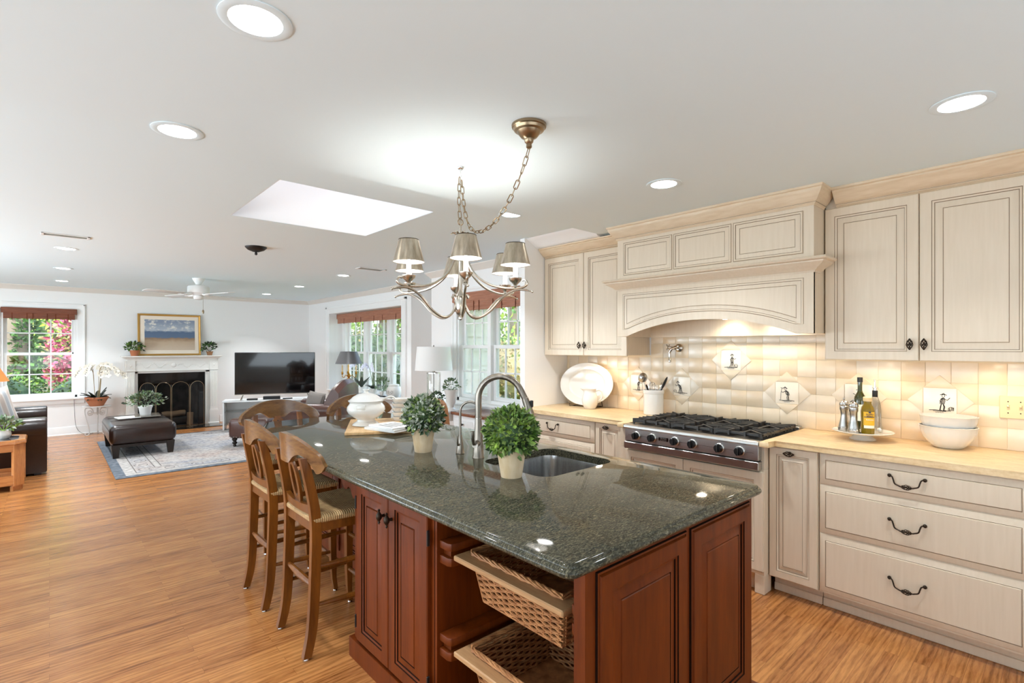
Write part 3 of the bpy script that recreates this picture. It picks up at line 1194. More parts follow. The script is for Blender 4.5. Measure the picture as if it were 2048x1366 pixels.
def figure(mb, rnd, s, kind):
    """a few ink strokes: a small country figure at some task, made up for this wall"""
    fx = -1 if kind % 2 else 1
    def stroke(pts, r=.0008):
        mb.tube([(fx*x*s, -.0101, z*s-.004) for x, z in pts], r*1.55, 4)
    U = rnd.uniform
    ox = U(-.012, .012)
    stroke([(-.048, -.049), (-.02, -.047), (.02, -.05), (.05, -.048)], .0011)
    stroke([(-.03, -.052), (.0, -.053), (.028, -.052)], .0008)
    stoop = (.0, .014, .004, .018, .008, .0)[kind]
    hip = Vector((ox, -.008))
    neck = Vector((ox+stoop, .026-stoop*.4))
    # legs or a skirt
    if kind in (0, 3):
        for k in range(6):
            a = k/5
            stroke([(hip.x-.007+.014*a, hip.y), (hip.x-.012+.026*a+U(-.002, .002), -.03), (hip.x-.02+.04*a, -.047)], .0009)
    else:
        for sg in (-1, 1):
            for j in range(2):
                kx = hip.x+sg*.006+U(-.003, .006)
                stroke([(hip.x+sg*.003, hip.y), (kx+j*.003, -.027), (kx-.003+j*.003, -.047), (kx+.006, -.047)], .0011)
    # coat
    for k in range(5):
        a = k/4
        stroke([(neck.x-.004+.008*a, neck.y), (neck.x*.5+hip.x*.5-.011+.022*a, (neck.y+hip.y)/2), (hip.x-.009+.018*a, hip.y-.004)], .0009)
    for k in range(4):
        y = neck.y-.006-.007*k
        stroke([(hip.x-.009+U(0, .004), y), (hip.x+.009-U(0, .004), y-.002)], .0006)
    hd = neck+Vector((stoop*.3, .011))
    stroke([(hd.x+.0065*math.cos(i*PI/5), hd.y+.0075*math.sin(i*PI/5)) for i in range(11)], .0008)
    stroke([(hd.x-.014, hd.y+.004+U(-.002, .002)), (hd.x, hd.y+.0095), (hd.x+.015, hd.y+.005)], .0012)
    stroke([(hd.x-.006, hd.y+.008), (hd.x+U(-.002, .003), hd.y+.016), (hd.x+.007, hd.y+.008)], .001)
    # arms and what they do
    stroke([(neck.x+.004, neck.y-.003), (neck.x+.018, neck.y-.014), (neck.x+.03, neck.y-.006+U(-.008, .008))], .0012)
    stroke([(neck.x-.004, neck.y-.003), (neck.x-.014, neck.y-.018), (neck.x-.006, neck.y-.028)], .0011)
    hx, hy = neck.x+.03, neck.y-.006
    if kind in (1, 4):
        stroke([(hx-.004, hy+.022), (hx+.002, hy-.01), (hx+.004, -.046)], .0008)
        stroke([(hx-.012, hy+.02), (hx+.004, hy+.024)], .001)
    elif kind in (2, 5):
        bx_ = hx+.004
        for k in range(7):
            stroke([(bx_-.012+.004*k, -.047), (bx_-.013+.004*k+U(-.004, .004), -.028+U(-.008, .006))], .0008)
        stroke([(bx_-.012, -.034), (bx_, -.026), (bx_+.013, -.035)], .0009)
    else:
        stroke([(hx+.012*math.cos(i*PI/6), -.036+.011*math.sin(i*PI/6)) for i in range(13)], .0009)
        stroke([(hx-.01, -.034), (hx+.01, -.036)], .0006)
    n = 20
    w = U(.016, .024)
    stroke([(-w+2*w*i/n, -.0595+.0026*math.sin(i*2.1+kind)+.0016*math.sin(i*5.3)) for i in range(n+1)], .00045)

def picture_tile(y, z, kind, sc=1.0):
    x = ytol(y)
    h = .15*sc
    c = h/2
    p = None
    mb = MB()
    # four triangles round a square, each bevelled and slightly proud
    def tri(pts, mi):
        cx = sum(a for a, b in pts)/len(pts)
        cz = sum(b for a, b in pts)/len(pts)
        o = [mb.v((x+a, -.003, z+b)) for a, b in pts]
        m = [mb.v((x+cx+(a-cx)*.985, -.0088, z+cz+(b-cz)*.985)) for a, b in pts]
        i = [mb.v((x+cx+(a-cx)*.93, -.0096, z+cz+(b-cz)*.93)) for a, b in pts]
        mb.bridge(o, m, mi)
        mb.bridge(m, i, mi)
        mb.f(i, mi)
    g = .0012
    tri([(-c+g, c+g), (c-g, c+g), (0, h-g)], 1)
    tri([(-c+g, -c-g), (0, -h+g), (c-g, -c-g)], 1)
    tri([(-c-g, -c+g), (-c-g, c-g), (-h+g, 0)], 2)
    tri([(c+g, -c+g), (h-g, 0), (c+g, c-g)], 2)
    tri([(-c, -c), (c, -c), (c, c), (-c, c)], 0)
    o = mb.build('picture_tile', ['tile_plain', 'tile_glaze_0', 'tile_glaze_4'], t)
    mb = MB()
    mb.M = Matrix.Translation((x, 0, z))
    figure(mb, random.Random(kind+20), sc, kind)
    mb.build('ink_drawing', 'ink_black', o)
for y, z, kd in ((1.743, 1.361, 0), (1.351, 1.143, 1), (.533, 1.15, 2), (2.143, 1.143, 3), (2.558, 1.143, 4), (.93, 1.15, 5)):
    picture_tile(y, z, kd)

# wall pot filler
t = thing('pot_filler', 'pewter wall tap with a cross handle above the cooktop', 'faucet', (XW-.012, 2.165, 1.452), -90)
mb = MB()
mb.M = Matrix.Rotation(R(90), 4, 'X')
mb.lathe([(.03, .0), (.033, .004), (.033, .009), (.026, .015), (.016, .022)], 24)
mb.build('flange', 'pewter', t)
mb = MB()
mb.tube(spline([(0, -.02, 0), (0, -.06, .002), (-.012, -.085, -.004), (-.03, -.09, -.03), (-.032, -.09, -.06)], 6), [.011]*20+[.010]*5, 12)
mb.lathe([(.008, -.115), (.012, -.11), (.012, -.09), (.009, -.085), (.01, -.06)], 14, (-.032, -.09, 0))
mb.ball((0, -.06, .002), .017, 14, 10)
mb.build('spout', 'pewter', t)
mb = MB()
mb.cyl((0, -.062, 0), (-.055, -.07, .006), .009, .008, 12)
for a in (45, 135, 225, 315):
    u = Vector((0, math.cos(R(a)), math.sin(R(a))))
    c = Vector((-.058, -.07, .006))
    mb.tube([c, c+u*.026], [.005, .0035], 8)
    mb.ball(c+u*.027, .0055, 8, 6)
mb.ball((-.064, -.07, .006), .008, 10, 8)
mb.build('cross_handle', 'pewter', t)

# switch plate
t = thing('switch_plate', 'almond light switch plate on the tiles at the right edge', 'light switch', (XW-.009, .285, 1.14), -90)
mb = MB()
mb.box(0, .165, -.006, -.0005, -.06, .06, .003)
mb.build('plate', 'almond_plastic', t)
for k in range(3):
    x = .034+.0475*k
    mb = MB()
    mb.box(x-.006, x+.006, -.0075, -.006, -.013, .013, .001)
    mb.M = Matrix.Translation((x, -.008, .003)) @ Matrix.Rotation(R(-25), 4, 'X')
    mb.box(-.0045, .0045, -.012, .002, -.005, .005, .0015)
    mb.build('toggle', 'almond_plastic', t)
    mb = MB()
    for z in (-.03, .03):
        mb.cyl((x, -.006, z), (x, -.0072, z), .0032, None, 10)
    mb.build('screw', 'bronze_dark', t)

# ------------------------------------------------------------------ rangetop
t = thing('gas_cooktop', 'stainless six-burner gas cooktop with black cast-iron grates', 'cooktop', (3.062, 2.192, 0), -90)
wR = .941
mb = MB()
prof = [(-.002, .884), (.0, .879), (.03, .872), (.03, .80), (.68, .80), (.68, .905), (.70, .906), (.70, .80), (.71, .80), (.71, .908), (.012, .908), (.003, .904), (-.001, .896)]
mb.prism([(-.001, .896), (-.001, .885), (.004, .879), (.66, .879), (.66, .898), (.075, .9), (.06, .908), (.012, .908), (.003, .904)], 'x', 0, wR)
mb.box(0, wR, .655, .71, .8795, .925, .003)
mb.build('top_frame', 'brushed_steel', t)
mb = MB()
for k in range(56):
    x = .02+(wR-.04)*k/55
    mb.M = Matrix.Translation((x, .683, .9252)) @ Matrix.Rotation(R(-25), 4, 'Z')
    mb.box(-.0028, .0028, -.021, .021, 0, .0012)
mb.build('vent_slots', 'black_iron', t)['kind'] = 'stuff'
mb = MB()
mb.box(.003, wR-.003, .075, .655, .899, .9025, .001)
mb.build('burner_tray', 'black_iron', t)
mb = MB()
mb.box(.004, wR-.004, .012, .06, .792, .879, .002)
mb.build('control_panel', 'brushed_steel', t)
mb = MB()
mb.box(.03, wR-.03, .0112, .0122, .8345, .8360)
mb.build('panel_line', 'bronze_dark', t)
mb = MB()
mb.box(.0, wR, .002, .06, .737, .7855, .003)
mb.build('lower_trim', 'brushed_steel', t)
mb = MB()
mb.box(.008, wR-.008, .03, .06, .7856, .7919)
mb.build('shadow_gap', 'shadow_gap', t)
for y in (2.092, 1.965, 1.793, 1.667, 1.490, 1.364):
    x = 2.192-y
    z = .836
    mb = MB()
    mb.M = Matrix.Translation((x, .012, z)) @ Matrix.Rotation(R(90), 4, 'X')
    mb.lathe([(.031, 0), (.031, .006), (.028, .009), (.024, .0095)], 28)
    kb = mb.build('knob_bezel', 'steel', t)
    mb = MB()
    mb.M = Matrix.Translation((x, .012, z)) @ Matrix.Rotation(R(90), 4, 'X')
    mb.lathe([(.0245, .0096), (.0245, .026), (.0225, .031), (.004, .032)], 28)
    mb.box(-.0065, .0065, -.023, .023, .03, .044, .003)
    mb.build('knob', 'black_plastic', kb)
mb = MB()
xb = 2.192-1.878
mb.box(xb-.036, xb+.036, .0085, .0118, .824, .849, .001)
bd = mb.build('badge', 'screen_black', t)

def text(name, body, size, m, parent, loc, rot, extrude=.0004, align='CENTER'):
    c = bpy.data.curves.new(name, 'FONT')
    c.body = body
    c.size = size
    c.extrude = extrude
    c.align_x = align
    c.align_y = 'CENTER'
    o = bpy.data.objects.new(name, c)
    COL.objects.link(o)
    dg = bpy.context.evaluated_depsgraph_get()
    me = bpy.data.meshes.new_from_object(o.evaluated_get(dg))
    me.materials.clear()
    me.materials.append(MATS[m])
    bpy.data.objects.remove(o)
    q = bpy.data.objects.new(name, me)
    COL.objects.link(q)
    q.location = loc
    q.rotation_euler = rot
    q.parent = parent
    return q
text('lettering', 'VIKING', .0155, 'steel', bd, (xb, .0082, .8405), (R(90), 0, 0))
text('lettering', 'PROFESSIONAL', .0075, 'steel', bd, (xb, .0082, .8295), (R(90), 0, 0))

# grates: one per pair of burners, and six burners
for sct in range(3):
    x0 = .012+sct*(wR-.024)/3+.002
    x1 = x0+(wR-.024)/3-.004
    y0, y1 = .082, .64
    mb = MB()
    zb, zt = .914, .944
    def bar(xa, ya, xb_, yb, w=.011, z0=zb, z1=zt):
        a, b = Vector((xa, ya, 0)), Vector((xb_, yb, 0))
        d = (b-a).normalized()
        n = Vector((-d.y, d.x, 0))*w/2
        pts = [a-n, b-n, b+n, a+n]
        lo = [mb.v((p.x, p.y, z0)) for p in pts]
        hi = [mb.v((p.x, p.y, z1)) for p in pts]
        mb.bridge(lo, hi)
        mb.f(lo[::-1])
        mb.f(hi)
    ym = (y0+y1)/2
    for x in (x0+.006, x1-.006):
        bar(x, y0+.01, x, y1-.01, .012, .922, .936)
    for y in (y0+.02, ym, y1-.02):
        bar(x0, y, x1, y, .012, .922, .936)
    for yc in ((y0+ym)/2, (ym+y1)/2):
        xc = (x0+x1)/2
        hw = (x1-x0)/2
        hy = (y1-y0)/4
        for sx, sy in ((-1, -1), (1, -1), (-1, 1), (1, 1)):
            bar(xc+sx*.03, yc+sy*.028, xc+sx*(hw-.004), yc+sy*(hy-.004), .012)
            bar(xc+sx*.05, yc+sy*hy, xc+sx*.05, yc+sy*.06, .011)
            bar(xc+sx*hw, yc+sy*.05, xc+sx*.06, yc+sy*.036, .011)
        bar(xc-hw, yc, xc-.04, yc, .011)
        bar(xc+hw, yc, xc+.04, yc, .011)
    for x in (x0+.006, x1-.006):
        for y in (y0+.02, y1-.02):
            mb.cyl((x, y, .9025), (x, y, .924), .006, None, 8)
    mb.build('grate', 'cast_iron', t)
    for yc in ((y0+ym)/2, (ym+y1)/2):
        mb = MB()
        mb.lathe([(.06, .9026), (.058, .908), (.042, .91), (.04, .918), (.036, .921), (.005, .922)], 24, ((x0+x1)/2, yc, 0))
        mb.build('burner', 'black_iron', t)

# ------------------------------------------------------------------ wall cabinets and hood
CRW = [(-.02, 2.285), (.004, 2.285), (.008, 2.292), (.016, 2.297), (.016, 2.305), (.024, 2.309), (.034, 2.318), (.062, 2.352), (.07, 2.364), (.07, 2.372), (.08, 2.377), (.08, 2.3895), (-.02, 2.3895)]
def wall_cab(loc, label, w, split, knobs, crown_l, crown_r, top, csc, ctop):
    t = thing('wall_cabinet', label, 'cabinet', loc, -90)
    mb = MB()
    mb.box(.001, w-.001, .0, .3285, 1.392, 2.2845)
    mb.box(.001, w-.001, .004, .3285, 2.2845, ctop-.002)
    mb.build('carcass', 'cream_paint', t)
    for xa, xb in ((.003, split-.002), (split+.002, w-.003)):
        mb = MB()
        mb.panel(xa, xb, 1.385, 2.284, -.021, .0205, RP)
        d = mb.build('door', CRM, t)
        x = xb-.035 if xa < split-.1 else xa+.022
        knob(d, x, -.021, 1.475)
    mb = MB()
    k = (ctop-2.285)/(2.3895-2.285)
    mb.molding([(u*csc, 2.285+(z-2.285)*k) for u, z in CRW], [(crown_l, -.0), (crown_r, -.0)], 1)
    mb.build('crown', 'crown_cream', t)
    mb = MB()
    mb.molding([(-.004, 2.3085), (.0172*csc, 2.3005), (.0172*csc, 2.3025), (-.004, 2.3105)], [(crown_l, 0), (crown_r, 0)], 1)
    mb.build('glaze_line', 'glaze', t)
    for q in knobs:
        mb = MB()
        mb.lathe([(.0, 1.3835), (.026, 1.3835), (.028, 1.386), (.028, 1.3915)], 20, (w*q, .1, 0))
        p = mb.build('under_cabinet_light', ['bulb_warm'], t)
        area('puck_light', (w*q, .1, 1.378), (0, 0, 0), .05, .05, .85, (1, .77, .5), R(160), t, 'DISK')
    return t
# path in local coordinates runs +x, outward is right of travel = -y (towards the room)
wall_cab((3.481, 3.376, 0), 'cream two-door wall cabinet left of the range hood', .93, .477, (.6,), 0, .93, 0, 1.25, 2.372)
wall_cab((3.481, 1.026, 0), 'tall cream two-door wall cabinet right of the range hood', .90, .452, (.25, .83), .06, .92, 0, 1.25, 2.3895)

t = thing('range_hood', 'cream mantel range hood with three raised panels and an arched valance', 'range hood', (3.29, 2.412, 0), -90)
wH = 1.382
mb = MB()
mb.box(0, wH, .001, .4985, 1.90, 2.3)
for x in (0, wH-.02):
    mb.box(x, x+.02, .001, .4985, 1.54, 1.90)
mb.build('body', 'cream_paint', t)
w3 = (wH-.10)/3
for k in range(3):
    mb = MB()
    x0 = .05+k*w3+.006
    mb.panel(x0, x0+w3-.012, 2.01, 2.262, -.006, .0065, [(0, .004, 0), (.003, .0045, 1), (.006, .001, 0), (.014, .002, 0), (.017, .006, 1), (.024, .006, 0), (.042, .0015, 0), (.0445, .003, 1), (.047, .001, 0)])
    mb.build('raised_panel', CRM, t)
# shelf moulding
mb = MB()
SH = [(-.02, 1.895), (.006, 1.895), (.01, 1.905), (.02, 1.91), (.028, 1.92), (.06, 1.938), (.07, 1.948), (.07, 1.955), (.085, 1.96), (.09, 1.968), (.085, 1.976), (-.02, 1.976)]
mb.molding(SH, [(-.0, .1), (-.0, 0), (wH, 0), (wH, .1)], 1)
mb.build('shelf_moulding', 'cream_paint', t)
# arched valance
xa, xb, zs, zt = .085, 1.285, 1.54, 1.648
def arch(x, grow=0.0):
    s = (x-(xa+xb)/2)/((xb-xa)/2)
    return zs+(zt-zs)*(1-abs(s)**2.2)+grow
n = 28
poly = [(0, 1.905), (0, zs), (xa, zs)]+[(xa+(xb-xa)*i/n, arch(xa+(xb-xa)*i/n)) for i in range(1, n)]+[(xb, zs), (wH, zs), (wH, 1.905)]
mb = MB()
mb.prism(poly, 'y', -.004, .022, b=.002)
mb.build('arched_valance', 'cream_paint', t)
def arch_panel(x0, x1, z1, lift):
    top = [(x1, z1), (x0, z1)]
    low = [(x0+(x1-x0)*i/n, max(arch(x0+(x1-x0)*i/n)+lift, 1.595+lift*.0)) for i in range(n+1)]
    return low+top
mb = MB()
def outline(ins):
    return arch_panel(.05+ins, wH-.05-ins, 1.868-ins, .052+ins)
levels = [(0, -.004, 0), (.001, -.0045, 0), (.004, -.0038, 1), (.006, -.009, 0), (.014, -.008, 0), (.017, -.005, 1), (.022, -.005, 0), (.04, -.009, 0), (.0425, -.0075, 1), (.045, -.0095, 0)]
prev = [mb.v((x, levels[0][1], z)) for x, z in outline(0)]
for ins, dd, mi in levels[1:]:
    cur = [mb.v((x, dd, z)) for x, z in outline(ins)]
    mb.bridge(prev, cur, mi)
    prev = cur
mb.f(prev, 0)
mb.build('arched_panel', CRM, t)
mb = MB()
mb.molding([(u*.8, z) for u, z in CRW], [(0, .17), (0, 0), (wH, 0), (wH, .17)], 1)
mb.build('crown', 'crown_cream', t)
mb = MB()
mb.molding([(-.004, 2.3085), (.0142, 2.3005), (.0142, 2.3025), (-.004, 2.3105)], [(0, .17), (0, 0), (wH, 0), (wH, .17)], 1)
mb.build('glaze_line', 'glaze', t)
mb = MB()
mb.box(.02, wH-.02, .022, .4985, 1.665, 1.68)
mb.box(.02, wH-.02, .43, .4985, 1.54, 1.665)
mb.build('liner', 'cream_paint', t)
for x in (.72, 1.06):
    mb = MB()
    mb.lathe([(.0, 1.661), (.03, 1.661), (.034, 1.659), (.04, 1.661), (.04, 1.665)], 20, (x, .33, 0))
    mb.build('hood_light', 'bulb_warm', t)
    area('hood_spot', (x, .33, 1.655), (0, 0, 0), .05, .05, .75, (1, .88, .7), R(150), t, 'DISK')

# ------------------------------------------------------------------ things on the worktops
def lathe_thing(name, label, cat, prof, m, loc, n=32, group=None, flute=None, sub=None, **k):
    mb = MB()
    mb.lathe(prof, n, flute=flute, **k)
    o = mb.build(name, m, loc=loc)
    return tag(o, label, cat, group)

# platter in a wire stand
t = thing('serving_platter', 'large white oval platter standing against the tiles in the corner', 'platter', (3.662, 3.045, ZC), -82)
mb = MB()
mb.M = Matrix.Translation((0, 0, .012)) @ Matrix.Rotation(R(-10), 4, 'X') @ Matrix.Translation((0, 0, .195)) @ Matrix.Rotation(R(90), 4, 'X')
mb.lathe([(.0, .004), (.15, .004), (.165, .01), (.172, .016), (.178, .016), (.225, .026), (.243, .03), (.247, .028), (.243, .022), (.17, .004), (.15, -.004), (0, -.004)], 56, sx=1.14, sy=.8)
mb.build('dish', 'white_ceramic', t)
mb = MB()
for x in (-.13, .13):
    mb.tube([(x, .085, .003), (x, -.02, .003), (x, -.062, .004), (x, -.066, .03)], .003, 6)
    mb.tube([(x, .085, .003), (x, .035, .16)], .003, 6)
mb.tube([(-.13, .085, .003), (.13, .085, .003)], .003, 6)
mb.tube([(-.13, -.02, .003), (.13, -.02, .003)], .003, 6)
mb.build('wire_stand', 'bronze_dark', t)

t = thing('pitcher', 'small white ceramic pitcher in front of the oval platter', 'pitcher', (3.575, 2.92, ZC), 130)
mb = MB()
body = [(.0, .0), (.045, 0), (.052, .006), (.066, .04), (.072, .075), (.066, .11), (.054, .14), (.05, .155), (.054, .172), (.058, .178), (.054, .178), (.046, .155), (.05, .14), (.06, .11), (.066, .075), (.06, .04), (.045, .012), (0, .01)]
def spout(a, z):
    return (.5*max(0, math.cos(a))**10*max(0, (z-.14)/.038) if z > .14 else 0)
mb.lathe(body, 40, flute=spout, caps=False)
mb.build('body', 'white_ceramic', t)
mb = MB()
mb.tube(spline([(-.05, 0, .158), (-.085, 0, .165), (-.108, 0, .135), (-.1, 0, .09), (-.068, 0, .062)], 6), .0065, 10)
mb.build('handle', 'white_ceramic', t)

cx, cy = 3.665, 2.33
lathe_thing('utensil_crock', 'white stoneware crock holding cooking utensils left of the cooktop', 'crock',
            [(0, 0), (.076, 0), (.079, .004), (.079, .17), (.083, .172), (.084, .196), (.08, .2), (.075, .197), (.074, .02), (0, .012)], 'white_ceramic', (cx, cy, ZC), 40, caps=False)
def utensil(name, label, base, tip, head):
    t = thing(name, label, 'utensil', (cx, cy, ZC))
    b, p = Vector(base), Vector(tip)
    head(t, b, p)
    return t
def ladle(t, b, p):
    mb = MB()
    mb.tube([b, p], .0045, 8)
    mb.build('handle', 'steel', t)
    mb = MB()
    mb.M = Matrix.Translation(p+Vector((0, 0, .02))) @ Matrix.Rotation(R(48), 4, 'Z') @ Matrix.Rotation(R(70), 4, 'Y')
    mb.lathe([(.0, -.02), (.02, -.016), (.033, 0), (.038, .016), (.036, .016), (.03, 0), (.018, -.013), (0, -.017)], 24, caps=False, sx=1.15)
    mb.build('bowl', 'steel', t)
utensil('ladle', 'steel slotted ladle leaning left in the white crock', (.01, -.01, .014), (-.035, .075, .27), ladle)
def whisk(t, b, p):
    mb = MB()
    mb.tube([b, b.lerp(p, .6)], .006, 8)
    mb.build('handle', 'steel', t)
    mb = MB()
    c = b.lerp(p, .6)
    d = (p-b).normalized()
    s = d.cross(Vector((1, 0, 0))).normalized()
    w = d.cross(s)
    for k in range(7):
        a = PI*k/7
        u = s*math.cos(a)+w*math.sin(a)
        mb.tube([c+d*L+u*q for q, L in ((.003, 0), (.018, .04), (.03, .08), (.03, .105), (.018, .125), (0, .132), (-.018, .125), (-.03, .105), (-.03, .08), (-.018, .04), (-.003, 0))], .001, 5)
    mb.build('wires', 'chrome', t)
utensil('whisk', 'wire balloon whisk upright in the white crock', (-.01, .01, .014), (-.005, .01, .21), whisk)
def spoon(m, sc):
    def f(t, b, p):
        mb = MB()
        mb.tube([b, p], .005, 8)
        mb.build('handle', m, t)
        mb = MB()
        d = (p-b).normalized()
        q = d.to_track_quat('Z', 'X').to_matrix().to_4x4()
        mb.M = Matrix.Translation(p+d*.045*sc) @ q
        mb.ball((0, 0, 0), 1, 16, 12, 0, (.01*sc, .026*sc, .052*sc))
        mb.build('spoon_bowl', m, t)
    return f
utensil('black_spoon', 'black nylon spoon leaning right in the white crock', (.0, .02, .014), (.03, -.062, .215), spoon('black_plastic', 1.05))
utensil('steel_spoon', 'steel serving spoon low in the white crock beside the black spoon', (-.02, .01, .014), (.045, -.02, .19), spoon('steel', .75))
utensil('brown_spoon', 'small dark spoon low in the white crock between ladle and whisk', (-.01, -.02, .014), (-.01, .045, .19), spoon('bronze_dark', .55))

# pedestal plate and what it carries
px_, py_ = 3.594, .863
def onplate(u, w):
    # u: slope to the right of the view axis, w: distance along it
    return (w*(.6704+.742*u), w*(.742-.6704*u))
ZP = ZC+.0485
lathe_thing('pedestal_plate', 'low white pedestal plate carrying the oils and mills', 'cake stand',
            [(0, 0), (.066, 0), (.068, .004), (.056, .012), (.044, .026), (.052, .034), (.132, .04), (.153, .047), (.156, .051), (.151, .053), (.132, .0482), (.02, .048), (0, .048)], 'white_ceramic', (px_, py_, ZC), 56)
def mill(lat, dep, label, sc=1.0):
    x, y = onplate(lat, dep)
    t = thing('pepper_mill', label, 'mill', (x, y, ZP), 0, None)
    t.scale = (.82, .82, 1)
    mb = MB()
    mb.lathe([(0, 0), (.036, 0), (.037, .004), (.037, .018), (.034, .022), (.033, .03), (.026, .06), (.021, .09), (.023, .118), (.028, .128), (.028, .136)], 32)
    mb.build('body', 'steel', t)
    mb = MB()
    mb.lathe([(.026, .1362), (.029, .139), (.029, .146), (.0255, .149), (.0285, .152), (.03, .16), (.024, .172), (.01, .18), (.004, .183), (.004, .186), (.007, .19), (.006, .195), (0, .197)], 36, flute=lambda a, z: .05*math.cos(12*a) if z > .15 else 0)
    mb.build('cap', 'steel', t)
mill(0.6484, 3.075, 'brushed steel mill at the left rim of the pedestal plate')
mill(0.6670, 2.985, 'brushed steel mill in front, beside the yellow-labelled oil')
def bottle(lat, dep, name, label, prof, m, n=28):
    x, y = onplate(lat, dep)
    t = thing(name, label, 'bottle', (x, y, ZP))
    t.scale = (.86, .86, 1)
    mb = MB()
    mb.lathe(prof, n)
    mb.build('glass', m, t)
    return t
t = bottle(0.6797, 3.145, 'wine_bottle', 'tall dark green bottle at the back of the pedestal plate', [(0, 0), (.034, 0), (.037, .004), (.037, .17), (.034, .195), (.018, .222), (.0145, .235), (.0145, .3), (.016, .301), (.016, .312), (0, .313)], 'bottle_green')
mb = MB()
mb.lathe([(.0152, .285), (.0168, .2852), (.0168, .3145), (0, .315)], 24)
mb.build('capsule', 'black_iron', t)
mb = MB()
for i in range(9):
    a0 = R(170+12*i)
    a1 = R(170+12*(i+1))
    mb.face([(.0376*math.cos(a0), .0376*math.sin(a0), .05), (.0376*math.cos(a1), .0376*math.sin(a1), .05), (.0376*math.cos(a1), .0376*math.sin(a1), .15), (.0376*math.cos(a0), .0376*math.sin(a0), .15)])
mb.build('paper_label', 'label_white', t)

t = bottle(0.6943, 2.965, 'oil_bottle', 'short olive oil bottle with a yellow label and pale cap', [(0, 0), (.037, 0), (.04, .005), (.0405, .03), (.038, .06), (.0405, .1), (.0405, .13), (.036, .15), (.026, .166), (.0225, .175), (.0225, .186), (0, .186)], 'olive_oil', 8)
mb = MB()
mb.lathe([(.0245, .1862), (.025, .187), (.025, .208), (.022, .211), (0, .211)], 24)
mb.build('cap', 'cork_cap', t)
fa = math.degrees(math.atan2(-py_, -px_))   # the label looks back into the kitchen
def wraplabel(r, z0, z1, a0, a1, m, name, parent, n=10):
    mb = MB()
    for i in range(n):
        u0, u1 = R(a0+(a1-a0)*i/n), R(a0+(a1-a0)*(i+1)/n)
        mb.face([(r*math.cos(u0), r*math.sin(u0), z0), (r*math.cos(u1), r*math.sin(u1), z0), (r*math.cos(u1), r*math.sin(u1), z1), (r*math.cos(u0), r*math.sin(u0), z1)])
    return mb.build(name, m, parent)
lb = wraplabel(.0413, .05, .128, 160, 262, 'label_yellow', 'front_label', t)
wraplabel(.0416, .034, .05, 165, 257, 'label_white', 'lower_label', t)
wraplabel(.0417, .096, .1, 165, 257, 'label_navy', 'label_stripe', lb)
ang = R(211+90)
lx = lambda d: (d*math.cos(R(211)), d*math.sin(R(211)))
for body, sz, mm, z in (('FILIPPO', .0135, 'label_navy', .113), ('BERIO', .0135, 'label_navy', .1015), ('Robusto', .0125, 'label_white', .083)):
    xx, yy = lx(.0425)
    text('lettering', body, sz, mm, lb, (xx, yy, z), (R(90), 0, ang))
mb = MB()
xx, yy = lx(.0424)
mb.M = Matrix.Translation((xx, yy, .122)) @ Matrix.Rotation(ang, 4, 'Z')
mb.prism([(-.008, 0), (.008, 0), (.005, .008), (-.005, .008)], 'y', -.0006, 0)
mb.build('crest', 'label_navy', lb)

t = bottle(0.7090, 3.09, 'oil_dispenser', 'clear glass oil dispenser with a black collar and pourer', [(0, 0), (.035, 0), (.037, .004), (.037, .12), (.034, .15), (.022, .19), (.0155, .205), (.0155, .235), (0, .235)], 'clear_glass')
mb = MB()
mb.lathe([(.0165, .2), (.0168, .201), (.0168, .238), (0, .239)], 24)
mb.build('collar', 'black_plastic', t)
mb = MB()
mb.lathe([(.011, .239), (.011, .252), (.018, .254), (.018, .257), (.006, .259), (.0045, .29)], 20)
mb.tube([(0, 0, .288), (-.003, .002, .305)], [.0045, .003], 8)
mb.build('pourer', 'chrome', t)
x, y = onplate(0.7173, 3.0)
t = thing('glass_salt_cellar', 'small clear glass cellar at the right rim of the pedestal plate', 'glass jar', (x, y, ZP))
mb = MB()
mb.box(-.016, .016, -.016, .016, 0, .036, .004, seg=2)
mb.build('glass_body', 'clear_glass', t)
mb = MB()
mb.ball((0, 0, .015), .0115, 12, 8)
mb.build('salt', 'paper_white', t)

# nested bowls
def bowl(z, label, r=.126, h=.118):
    prof = [(0, 0), (.058, 0), (.065, .004), (.082, .02), (.107, .055), (r-.006, .09), (r-.003, h-.004), (r, h), (r-.005, h+.001), (r-.011, .09), (.101, .058), (.078, .027), (.058, .011), (0, .009)]
    mb = MB()
    mb.lathe(prof, 96, flute=lambda a, zz: .012*abs(math.sin(9*a)) if zz > .012 else 0, caps=False)
    return tag(mb.build('mixing_bowl', 'white_ceramic', loc=(3.645, .478, z)), label, 'bowl')
bowl(ZC, 'lower of two nested white fluted bowls on the right worktop')
bowl(ZC+.056, 'upper of two nested white fluted bowls on the right worktop', .1255)
# ------------------------------------------------------------------ island
ZI = .897
XL, YN, XR_ = 1.075, .895, 2.125      # left face, near face, right face
CH = ['cherry', 'dark_glaze']
# local frame: x = towards camera's right along the left face (world -Y), -y = towards the stools' side (world -X)
t = thing('kitchen_island', 'cherry wood kitchen island with raised panels and an open basket bay', 'kitchen island', (0, 0, 0))
isl = t
YE = 2.30
YB0, YB1 = .945, 1.588                # open basket bay
mb = MB()
mb.box(XL, 1.53, YB1+.02, YE, .06, ZI-.036)
mb.box(1.53, XR_, 2.03, YE, .06, ZI-.036)
mb.box(1.53, XR_, YB1+.02, 2.03, .06, .65)
mb.box(2.10, XR_, 1.49, 2.03, .65, ZI-.036)
mb.box(XL, XR_, YN, YB0-.01, .06, ZI-.036)
mb.box(1.68, XR_, YB0-.01, YB1+.02, .06, .65)
mb.box(1.68, XR_, YB0-.01, 1.49, .65, ZI-.036)
mb.box(1.53, 1.55, 1.49, 2.03, .65, ZI-.036)
mb.box(XL+.02, 1.68, YB0-.01, YB1+.02, .06, .10)
